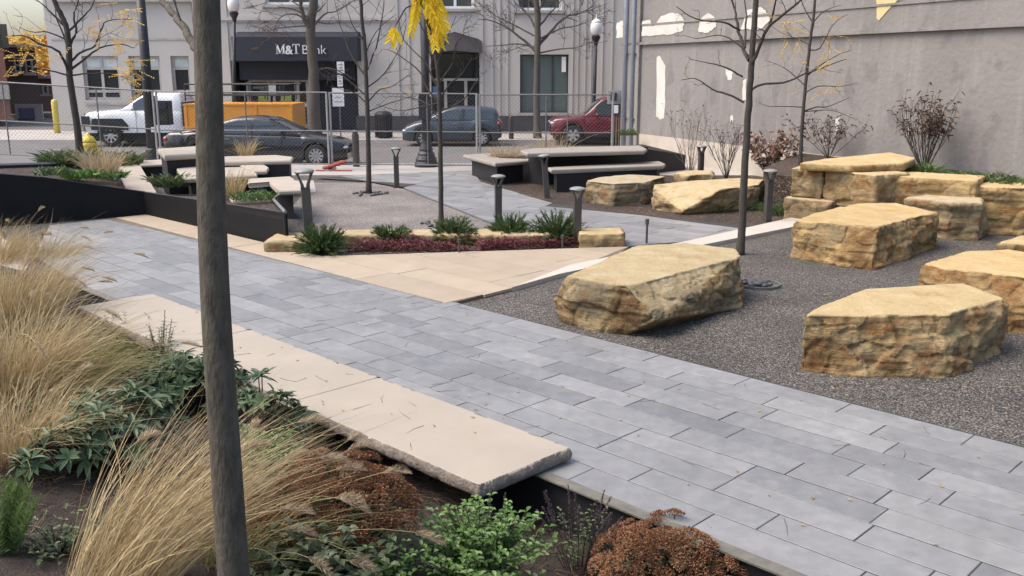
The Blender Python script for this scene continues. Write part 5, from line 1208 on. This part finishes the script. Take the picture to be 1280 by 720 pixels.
mb = MB(); ps = polyline([br[-10], D(508, 10, TY + .88), D(494, 34, TY + .88)], 5, .002); mb.tube(ps, .003, 5); mb.build('twig', M['twig'], ft)

# ------------------------------------------------------------------ plants
def grass(name, label, c, n, ht, sp, lean=(0, 0), mat='straw', width=.0055, droop=.75, heads=0, cat='ornamental grass', r0=.12, group=None, headlen=.16, seg=7):
    o = thing(name, label, cat, c, group=group); mb = MB(); hb = MB()
    for k in range(n + heads):
        a = random.uniform(0, 2 * pi); r = r0 * math.sqrt(random.random()); p = Vector((r * cos(a), r * sin(a), -.02)); h = ht * random.uniform(.55, 1.08); ou = sp * random.uniform(.25, 1.1) * (.45 + .55 * r / r0)
        if k >= n: h *= 1.12; ou = max(ou, sp * .5)
        dx, dy = cos(a) * ou + lean[0] * random.uniform(.6, 1.3), sin(a) * ou + lean[1] * random.uniform(.6, 1.3); q = []
        bend = droop * random.uniform(.6, 1.3); wild = 3. if random.random() < .14 else 1.; jx, jy = random.gauss(0, .11) * ht * wild, random.gauss(0, .11) * ht * wild; bend *= random.choice((.7, 1, 1, 1.3)); h *= random.uniform(.8, 1.05)
        for j in range(seg + 1):
            u = j / seg; q.append(p + Vector((dx * u ** 1.35 + jx * u * u, dy * u ** 1.35 + jy * u * u, h * (u - bend * .5 * u ** 2.6))))
        tn = random.random()
        if k < n: mb.blade(q, width * random.uniform(.6, 1.3), tn)
        else:
            mb.tube(q, .0016, 3, .3, cap=False); d = (q[-1] - q[-2]).normalized(); e0 = q[-1]; m = 190
            for i in range(m):
                u = i / m; cc = e0 + d * headlen * u + Vector((0, 0, -headlen * .35 * u * u)); rr = .026 * sin(pi * min(1, .12 + .88 * u)) + .003
                s = Vector((random.gauss(0, 1), random.gauss(0, 1), random.gauss(0, 1))); s -= s.dot(d) * d; s.normalize()
                hb.blade([cc, cc + (s * .75 + d * .75) * rr * .7, cc + (s * .8 + d * 1.1) * rr * 1.25], .003, random.random())
    mb.build('blades', M[mat], o, world=False)
    if heads: hb.build('seed_heads', M['plume'], o, world=False)
    return o
def spike_leafs(mb, c, n, l, wd, spread, up=(.2, 1.), tone=(0, 1), seg=4, droop=.3):
    for k in range(n):
        a = random.uniform(0, 2 * pi); e = random.uniform(*up); d = Vector((cos(a) * spread, sin(a) * spread, e)).normalized(); ll = l * random.uniform(.6, 1.1)
        q = [c + d * ll * j / seg - Vector((0, 0, droop * ll * (j / seg) ** 2.2)) for j in range(seg + 1)]; mb.blade(q, wd * random.uniform(.7, 1.2), random.uniform(*tone))
def juniper(label, c, r, h, group, n=120, mat='juniper', name='juniper', cat='shrub'):
    o = thing(name, label, cat, c, group=group); mb = MB()
    for k in range(n):
        a = random.uniform(0, 2 * pi); e = random.uniform(.08, 1.0); rr = r * random.uniform(.55, 1.05); d = Vector((cos(a), sin(a), 0)); p0 = d * r * .12 * random.random(); q = []
        for j in range(6): u = j / 5; q.append(p0 + d * rr * u * (1 - .55 * e) + Vector((0, 0, h * e * (u ** .8) * random.uniform(.95, 1.05) + .02)))
        mb.tube(q, .0035, 3, .1, cap=False); tn = random.uniform(.1, .9)
        for j in range(1, 6):
            for m in range(10):
                u = random.random(); c_ = q[j - 1].lerp(q[j], u); dd = (q[j] - q[j - 1]).normalized(); s = Vector((random.gauss(0, 1), random.gauss(0, 1), random.gauss(0, 1))); l = .05 * random.uniform(.7, 1.4)
                e1 = c_ + (dd * .9 + s.normalized() * .65) * l; mb.blade([c_, c_.lerp(e1, .5), e1], .011, max(0, min(1, tn + random.gauss(0, .15))))
    mb.build('foliage', M[mat], o, world=False); return o
gj = 'junipers in the bed between the walkways'
for px, py, r, h, lab in ((402, 316, .42, .40, 'leftmost bushy juniper by the tallest bollard light'), (490, 305, .40, .26, 'low juniper, second from the left in the bed'), (568, 303, .42, .36, 'rounded juniper in front of the slender middle tree'), (638, 301, .40, .40, 'bright juniper at the foot of the bollard behind it'), (697, 302, .48, .48, 'tallest spiky juniper beside the rightmost bed bollard')):
    juniper(lab, G(px, py, .03), r * 1.2, h * .98, gj, 170)
# red ground cover: too many stems to count
mb = MB()
poly = V(G(430, 318.5), G(600, 317), G(755, 309.5), G(748, 300), G(600, 303), G(480, 309))
for k in range(3600):
    while True:
        x, y = G(random.uniform(425, 758), random.uniform(298, 319)).xy
        if len(clip_to([(x, y), (x + .01, y), (x, y + .01)], poly)) >= 3: break
    hh = .06 + .13 * max(0, noise.noise(Vector((x * 2.1, y * 2.1, 3))) + .45); p = Vector((x, y, .03 + hh * random.random()))
    if noise.noise(Vector((x * 1.6, y * 1.6, 8))) < -.34: continue
    tn = random.random()
    for m in range(3): mb.leaf(p, Vector((random.gauss(0, 1), random.gauss(0, 1), random.uniform(.1, 1))), Vector((0, 0, 1)), random.uniform(.03, .06), .022, tn)
tag(mb.build('red_groundcover', M['redcover']), 'dark red creeping ground cover along the front of the juniper bed', 'ground cover', kind='stuff')
def woody(name, label, c, ht, r, nst, leaf=None, cat='shrub', lf=(40, .07, .03), upleaf=False, group=None, hmin=.3, rad=.006, sub=5, hang=.4, bark='twig', vase=1.):
    o = thing(name, label, cat, c, group=group); mb = MB(); lb = MB()
    for k in range(nst):
        a = 2 * pi * k / nst + random.uniform(-.4, .4); e = random.uniform(.2, 1) * r; h = ht * random.uniform(.65, 1.0); q = []
        for j in range(7): u = j / 6; q.append(Vector((cos(a) * e * u ** vase, sin(a) * e * u ** vase, h * u)) + Vector((random.gauss(0, .018), random.gauss(0, .018), 0)) * (u * ht))
        mb.tube(q, [rad * (1 - .6 * j / 6) for j in range(7)], 4, random.random(), cap=False); ends = [(q[-1], q[-1] - q[-2])]
        for s in range(sub):
            u = random.uniform(.3, .95) * 6; i = int(u); p = q[i].lerp(q[i + 1], u - i); d = (q[i + 1] - q[i]).normalized() + Vector((random.gauss(0, .6), random.gauss(0, .6), .15)); d.normalize(); l = ht * random.uniform(.12, .3)
            w_ = [p, p + d * l * .5, p + (d + Vector((0, 0, .25))) * l]; mb.tube(w_, [rad * .5, rad * .4, rad * .25], 3, random.random(), cap=False); ends.append((w_[-1], d)); ends.append((w_[1], d))
        if leaf:
            for p, d in ends:
                if p.z < ht * hmin: continue
                for m in range(max(1, lf[0] // 10)):
                    dd = d.normalized() * .5 + Vector((random.gauss(0, .7), random.gauss(0, .7), random.uniform(-hang, .5 if not upleaf else 1))); lb.leaf(p + Vector((random.gauss(0, .02), random.gauss(0, .02), random.gauss(0, .03))), dd, Vector((0, 0, 1)), lf[1] * random.uniform(.6, 1.2), lf[2], random.random(), .25, .3)
    mb.build('stems', M[bark], o, world=False)
    if leaf: lb.build('leaves', M[leaf], o, world=False)
    return o
M['twig_pale'] = pm('pale twig', (.20, .165, .13), (.13, .105, .085), .85, 12, 0, 0)
def S(px, py, dy=0): p = G(px, py, 0); return p
WSH = W(1062, 185) - WALL_N * .6; WSH.z = .72
gs = 'shrubs along the foot of the gray wall'
woody('bare_shrub', 'tall thin stemmed bare shrub with dark seed heads, beside the short bollard light', G(862, 226), 1.75, .75, 16, 'brownleaf', lf=(12, .09, .035), hmin=.72, group=gs, rad=.008, sub=4, bark='twig_pale')
woody('bare_shrub', 'dark twiggy bare shrub right of the short bollard light', G(908, 226), 1.35, .75, 16, 'brownleaf', lf=(10, .09, .035), hmin=.8, group=gs, rad=.009, sub=7)
woody('oakleaf_shrub', 'shrub with drooping dark red leaves left of the stacked stone wall', G(962, 232), 1.25, .85, 20, 'redleaf', lf=(22, .16, .085), hmin=.3, group=gs, hang=1., rad=.009, sub=6)
woody('brown_shrub', 'low shrub of withered brown leaves behind the flat capstone', WSH, .95, 1.0, 16, 'brownleaf', lf=(14, .12, .055), hmin=.2, group=gs, hang=.9, rad=.008, sub=5)
pb = W(1190, 205) - WALL_N * .75; pb.z = .72; woody('brown_shrub', 'rounded open shrub with brown leaves on upright stems against the gray wall at right', pb, 1.38, .72, 24, 'brownleaf', lf=(14, .13, .055), hmin=.5, group=gs, hang=.9, rad=.010, sub=8, vase=.75)
ge = 'green tufts among the boulders'
def tuft(label, c, n=200, l=.42, r=.3, mat='grassy', width=.014):
    o = thing('green_tuft', label, 'plant', c, group=ge); mb = MB()
    for k in range(n):
        a = random.uniform(0, 2 * pi); rr = r * math.sqrt(random.random()); spike_leafs(mb, Vector((rr * cos(a), rr * sin(a), 0)), 1, l, width, .7, (.5, 1.5), droop=.35)
    mb.build('foliage', M[mat], o, world=False)
tuft('dark green tuft under the slanting boulder', G(890, 263), 260, .42, .38, 'juniper'); tuft('dark green tuft beside the bollard light and the squared foot block', G(975, 268), 260, .5, .32, 'juniper'); tuft('dark green tuft left of the bollard light by the stacked wall', G(936, 262), 200, .4, .3, 'juniper')
tuft('bright green grass tuft on top of the stacked stone wall', G(1150, 216, .80), 240, .42, .34); tuft('leafy green clump on the stacked wall near the right edge', G(1238, 229, .75), 300, .34, .5, 'herb', .035); tuft('fresh green strip of leaves below the rounded brown shrub', G(1200, 221, .75), 260, .2, .55, 'grassy', .02); tuft('green clump at the right picture edge on the stacked wall', G(1275, 232, .75), 240, .24, .45, 'grassy', .02)
tuft('small dark shrub peeping over the right end of the picnic table', Vector((W(803, 190).x - .5, W(803, 190).y - .4, .75)), 200, .35, .3, 'herb', .03)
# planting in the left planter and seats
def soilz(px, py, z): return G(px, py, z)
gp = 'plants in the left planters'
tuft2 = lambda lab, c, n, l, r, mat, wd: (globals().__setitem__('ge', gp), tuft(lab, c, n, l, r, mat, wd))
tuft2('dark green shrub left of the honeylocust trunk in the black planter', G(80, 208, .72), 420, .55, .4, 'herb', .045)
tuft2('yellow green low plant at the foot of the long pale slab bench', G(138, 222, .66), 200, .26, .3, 'grassy', .03)
tuft2('grey green shrub between the long pale slab bench and the counter', G(215, 232, .50), 300, .42, .35, 'herb', .04)
tuft2('fresh green plant at the right end of the black planter', G(318, 249, .56), 260, .26, .35, 'grassy', .02)
tuft2('dark green shrub behind the hydrant', G(152, 205, .4), 240, .6, .5, 'herb', .05)
tuft2('dark leafy shrub at the back of the black planter, left of the hydrant', G(92, 208, .55), 420, .75, .5, 'herb', .05)
tuft2('pale green plant between the honeylocust trunk and the black planter edge', G(100, 222, .72), 200, .3, .3, 'lime', .04)
tuft2('low green plant at the left tip of the black planter', G(66, 218, .85), 160, .28, .3, 'herb', .03)
grass('dry_grass', 'dry straw grass beside the yellow hydrant in the black planter', G(128, 220, .62), 330, .95, .45, mat='plume', width=.012, cat='grass', r0=.3, group=gp)
grass('dry_grass', 'dry golden grass next to the foreground trunk in the black planter', G(288, 244, .55), 260, .8, .35, mat='straw', width=.01, cat='grass', r0=.22, group=gp)
grass('dry_grass', 'small dry grass tuft on top of the tall planter before the sedan', G(308, 198, .7), 130, .75, .3, mat='straw', width=.012, cat='grass', r0=.15, group=gp)
grass('dry_grass', 'dry pinkish grass growing in the planter joined to the picnic table', G(632, 197, .52), 260, .5, .5, mat='plume', width=.012, cat='grass', r0=.35)
grass('dry_grass', 'tall dry seed stalks behind the long picnic table', G(690, 205, .0), 160, 1.5, .4, mat='plume', width=.014, cat='grass', r0=.4)

# ---- foreground bed
gf = 'fountain grass clumps in the foreground bed'
def fountain(label, c, n, ht, sp, lean, mat='straw', heads=0, r0=.25, droop=.8, w=.0055): grass('fountain_grass', label, c, n, ht, sp, lean, mat, w, droop, heads, r0=r0, group=gf)
fountain('large straw fountain grass clump at the left edge, in the middle of it', B(22, 500), 1300, 1.1, .62, (.14, .10), heads=8, r0=.28, droop=.8)
fountain('far straw fountain grass clump whose seed heads stand against the black planter', B(20, 410), 1300, 1.2, .62, (.14, .16), heads=18, r0=.34, droop=.75, w=.007)
fountain('greenish straw clump spilling over the soil at the left edge', B(78, 500), 800, .85, .7, (.16, .05), 'straw_green', 4, .24, .95)
fountain('hindmost straw clump at the left edge beside the pale pink pavers', B(-15, 352), 1100, 1.2, .6, (.12, .1), heads=8, r0=.32, w=.008)
fountain('low straw clump at the left edge next to the feathery spurge', B(20, 575), 900, .72, .5, (.14, .06), heads=4, r0=.26, droop=.9)
fountain('straw clump crowding the end of the pale pink pavers', B(52, 352), 900, 1.15, .55, (.10, .12), heads=10, r0=.28, w=.007)
fountain('straw clump at the bottom leaning right behind the foreground trunk', B(150, 738), 620, .98, .26, (.50, .44), heads=7, r0=.24, droop=.65, w=.005)
fountain('straw clump right of the foreground trunk with fuzzy seed heads', B(290, 700), 330, .60, .42, (.34, .10), 'straw_green', 24, .2, .95, .005)
def whorl(mb, c, d, n, l, wd):
    d = d.normalized(); a0 = random.uniform(0, 6); sd = d.cross(Vector((.3, .2, 1))).normalized(); s2 = d.cross(sd)
    for k in range(n):
        a = a0 + 2 * pi * k / n + random.uniform(-.25, .25); e = random.uniform(-.15, .75); v = (sd * cos(a) + s2 * sin(a)) + d * e; mb.leaf(c, v, d, l * random.uniform(.7, 1.1), wd, random.random(), .2, random.uniform(.05, .35))
def rhodo(label, c, r, h, n, l=.15, wd=.048):
    o = thing('rhododendron', label, 'shrub', c, group='rhododendrons in the foreground bed'); mb = MB(); st = MB()
    for k in range(n):
        a = random.uniform(0, 2 * pi); e = math.sqrt(random.random()); p = Vector((cos(a) * r * e, sin(a) * r * e, h * (1.02 - .6 * e * e) * random.uniform(.6, 1.05))); st.tube([Vector((0, 0, -.02)), p * .55 + Vector((0, 0, .02)), p], [.008, .006, .004], 4, cap=False)
        whorl(mb, p, Vector((p.x * .8, p.y * .8, h * .8)) + Vector((random.gauss(0, .1),) * 3), 9, l, wd)
    st.build('stems', M['twig'], o, world=False); mb.build('leaves', M['rhodo'], o, world=False)
rhodo('glossy dark rhododendron between the straw clumps', B(150, 585), .40, .50, 62, .14, .04); rhodo('small rhododendron at the left, in front of the low straw clumps', B(75, 600), .2, .3, 16, .11, .034); rhodo('rhododendron touching the back edge of the stone bench', B(245, 515), .42, .52, 60, .15, .042); rhodo('rhododendron showing to the right of the foreground trunk', B(330, 565), .30, .55, 30, .13, .036)
def herb(name, label, c, r, h, nst, mat, l, wd, step=.035, spikes=0, group=None, cat='plant', lean=0):
    o = thing(name, label, cat, c, group=group); mb = MB(); st = MB(); sb = MB()
    for k in range(nst + spikes):
        a = random.uniform(0, 2 * pi); e = math.sqrt(random.random()) * r; hh = h * random.uniform(.7, 1.05) * (1.05 - .45 * (e / r) ** 2); d = Vector((cos(a) * e, sin(a) * e, hh)); q = [Vector((cos(a) * e * .3, sin(a) * e * .3, 0)), d * .55, d + Vector((cos(a) * .03 * hh, sin(a) * .03 * hh, 0))]
        if k >= nst: q[2] = q[2] + Vector((random.gauss(0, .04), random.gauss(0, .04), h * random.uniform(.15, .45)))
        st.tube(q, [.003, .0025, .0018], 3, cap=False); n = int(hh / step)
        if k < nst:
            for i in range(n // 3, n + 1):
                u = i / n; p = q[1].lerp(q[2], (u - .5) * 2) if u > .5 else q[0].lerp(q[1], u * 2)
                for sg in (0, pi): t = a + i * pi / 2 + sg + random.uniform(-.4, .4); mb.leaf(p, Vector((cos(t), sin(t), random.uniform(.1, .8))), Vector((0, 0, 1)), l * random.uniform(.6, 1.1) * (1.1 - .35 * u), wd, max(0, min(1, .25 + .6 * u * random.uniform(.4, 1.2))), .2, .25)
        else:
            sb = MB()
            for i in range(60):
                u = i / 60; p = q[1].lerp(q[2], .35 + .65 * u); s = Vector((random.gauss(0, 1), random.gauss(0, 1), .3)).normalized(); sb.leaf(p, s, Vector((0, 0, 1)), .016 * (1.2 - .6 * u), .011, random.random())
            sb.build('flower_spike', M['purple'], o, world=False)
    st.build('stems', M['twig'], o, world=False)
    if nst: mb.build('leaves', M[mat], o, world=False)
    return o
gb = 'leafy perennials in the foreground bed'
herb('leafy_perennial', 'bright green leafy plant at the near corner of the stone bench', B(600, 725), .42, .40, 120, 'lime', .062, .030, group=gb, spikes=3)
herb('leafy_perennial', 'low dull green weeds on the bare soil near the feathery spurge', B(72, 690), .3, .14, 50, 'herb', .05, .022, group=gb)
herb('spiked_perennial', 'brownish plant with spent purple flower spikes right of the bright green plant', B(722, 712), .28, .42, 14, 'herb', .045, .02, spikes=16, group=gb)
herb('leafy_perennial', 'mid green weedy patch under the left straw clumps, nearest the walkway edge', B(150, 440), .55, .36, 130, 'herb', .055, .024, group=gb)
herb('leafy_perennial', 'taller green sprig leaning over the far end of the stone bench', B(205, 470), .16, .55, 16, 'herb', .05, .02, group=gb, spikes=3)
herb('leafy_perennial', 'low green weeds beside the rhododendron at the left', B(95, 470), .45, .3, 90, 'lime', .05, .02, group=gb)
herb('leafy_perennial', 'dark green leafy patch between the left straw clumps and the stone bench', B(190, 480), .5, .30, 120, 'herb', .06, .026, group=gb)
herb('leafy_perennial', 'green undergrowth in front of the rhododendron right of the foreground trunk', B(345, 640), .34, .30, 70, 'herb', .06, .03, group=gb)
herb('leafy_perennial', 'green ground hugging patch in front of the large left straw clump', B(95, 530), .42, .22, 90, 'herb', .06, .026, group=gb)
herb('leafy_perennial', 'light green patch squeezed between the trunk and the bench edge', B(330, 600), .3, .34, 70, 'lime', .055, .024, group=gb)
herb('leafy_perennial', 'pale green leafy patch left of the bright green plant at the bottom', B(470, 735), .3, .24, 70, 'lime', .06, .026, group=gb)
herb('leafy_perennial', 'broad leaved green plant below the rust sedum by the trunk', B(400, 735), .36, .30, 60, 'sedum', .085, .045, group=gb)
o = thing('spurge', 'feathery green spurge with brown base at the lower left edge', 'plant', B(4, 690)); mb = MB()
for k in range(46):
    a = random.uniform(0, 2 * pi); e = math.sqrt(random.random()) * .16; q0 = Vector((cos(a) * e * .4, sin(a) * e * .4, 0)); q1 = Vector((cos(a) * e * 1.3, sin(a) * e * 1.3, .30 * random.uniform(.7, 1)))
    for i in range(60): u = i / 60; p = q0.lerp(q1, u); t = i * 2.4; dd = Vector((cos(t), sin(t), .5 + u)).normalized(); mb.blade([p, p + dd * .02, p + dd * .042], .006, .2 + .8 * u)
mb.build('foliage', M['grassy'], o, world=False)
def sedum(label, c, r, h, nh, sc=1.):
    o = thing('sedum', label, 'plant', c, group='sedums with rust coloured flower heads'); st = MB(); fl = MB(); lv = MB()
    for k in range(nh):
        e = math.sqrt((k + .5) / nh); a = k * 2.399; p = Vector((cos(a) * r * e, sin(a) * r * e, h * (1 - .5 * e ** 2.2) * random.uniform(.72, 1.1))); st.tube([Vector((p.x * .3, p.y * .3, 0)), p * .7, p], [.006, .005, .004], 4, cap=False)
        nrm = Vector((p.x * 1.1, p.y * 1.1, h * .9)).normalized(); s1 = nrm.cross(Vector((.2, 1, .1))).normalized(); s2 = nrm.cross(s1); hr = .064 * sc * random.uniform(.75, 1.15); tn = random.random()
        for m in range(190):
            b_ = random.uniform(0, 2 * pi); rr = hr * math.sqrt(random.random()); q = p + (s1 * cos(b_) + s2 * sin(b_)) * rr + nrm * (.022 * (1 - (rr / hr) ** 2) + random.uniform(-.006, .006))
            nrm2 = nrm; d = (nrm + Vector((random.gauss(0, .6), random.gauss(0, .6), random.gauss(0, .6)))).normalized(); fl.leaf(q, d, s1, .017, .012, max(0, min(1, tn * .6 + .4 * random.random())), .3)
        for m in range(9): z = random.uniform(.25, .95); t = random.uniform(0, 6.3); lv.leaf(p * z, Vector((cos(t), sin(t), .4)), Vector((0, 0, 1)), .07, .035, random.random(), .2, .1)
    st.build('stems', M['twig'], o, world=False); lv.build('leaves', M['sedum'], o, world=False); fl.build('flower_heads', M['rust'], o, world=False)
sedum('rust brown sedum mound between the foreground trunk and the dark gap under the bench', B(418, 690), .46, .50, 110)
sedum('rust red sedum mound at the bottom right beside the steel edging', B(838, 745), .45, .42, 100)
# fallen twigs and leaf litter on paving and bench
mb = MB()
for k in range(60):
    if k < 18: p = ST(random.uniform(-10, -4.1), random.uniform(3.75, 4.5), .142)
    else: p = ST(random.uniform(-9, 1.5), random.uniform(4.7, 6.95), .040)
    a = random.uniform(0, 6.3); l = random.uniform(.05, .22); d = Vector((cos(a), sin(a), 0)); s = Vector((-d.y, d.x, 0)) * random.uniform(-.3, .3)
    mb.tube([p, p + d * l * .5 + s * l * .3, p + d * l], [.0015, .0012, .0007], 4, random.random())
tag(mb.build('fallen_twigs', M['twig']), 'thin fallen twigs scattered over the stone bench and the slate', 'litter', kind='stuff')
mb = MB()
for k in range(420):
    if k < 60: p = ST(random.uniform(-9, 2.5), random.uniform(4.7, 7), .041)
    elif k < 80: p = ST(random.uniform(-10, -4.1), random.uniform(3.75, 4.5), .142)
    elif k < 260: p = G(random.uniform(620, 960), random.uniform(235, 285), .02)
    else: p = G(random.uniform(560, 1280), random.uniform(330, 540), .012)
    if not (k >= 260 and TS(p)[1] < 7.1): mb.leaf(p, Vector((random.gauss(0, 1), random.gauss(0, 1), .1)), Vector((0, 0, 1)), random.uniform(.015, .045), .018, random.random())
tag(mb.build('leaf_litter', leafm('litter leaf', (.30, .17, .07), (.45, .33, .12), .7)), 'small dry leaves scattered on the paving and gravel', 'litter', kind='stuff')
mb = MB()
for k in range(14000):
    s, t = random.uniform(-13, 2), random.uniform(1.2, 4.2); p = ST(s, t); p.z = bed_z(p.x, p.y) + .012; a = random.uniform(0, 6.3)
    mb.blade([p, p + Vector((cos(a), sin(a), random.uniform(0, .25))) * .05, p + Vector((cos(a), sin(a), random.uniform(0, .2))) * random.uniform(.06, .16)], .003 + .006 * random.random() ** 2, random.random() ** 2)
tag(mb.build('bed_litter', leafm('dry straw litter', (.24, .16, .09), (.035, .024, .017), .8)), 'dry straw and bark litter on the foreground soil', 'litter', kind='stuff')
# white cafe stand at the left edge
p = G(-2, 278, 0); o = thing('plate_stand', 'white tiered stand cut off by the left picture edge', 'stand', p)
mb = MB(); t = D(0, 205, p.y); mb.tube([p, Vector((p.x, p.y, t.z))], .05, 8); mb.build('pole', M['galv'], o)
for py, r in ((232, .38), (243, .16), (258, .2), (270, .2)): z = D(0, py, p.y).z; mb = MB(); mb.lathe([(.03, z - .05), (r * .95, z - .03), (r, z), (r * .96, z + .012), (.03, z + .012)], 20, (p.x, p.y, 0)); mb.build('shelf', M['white'], o)
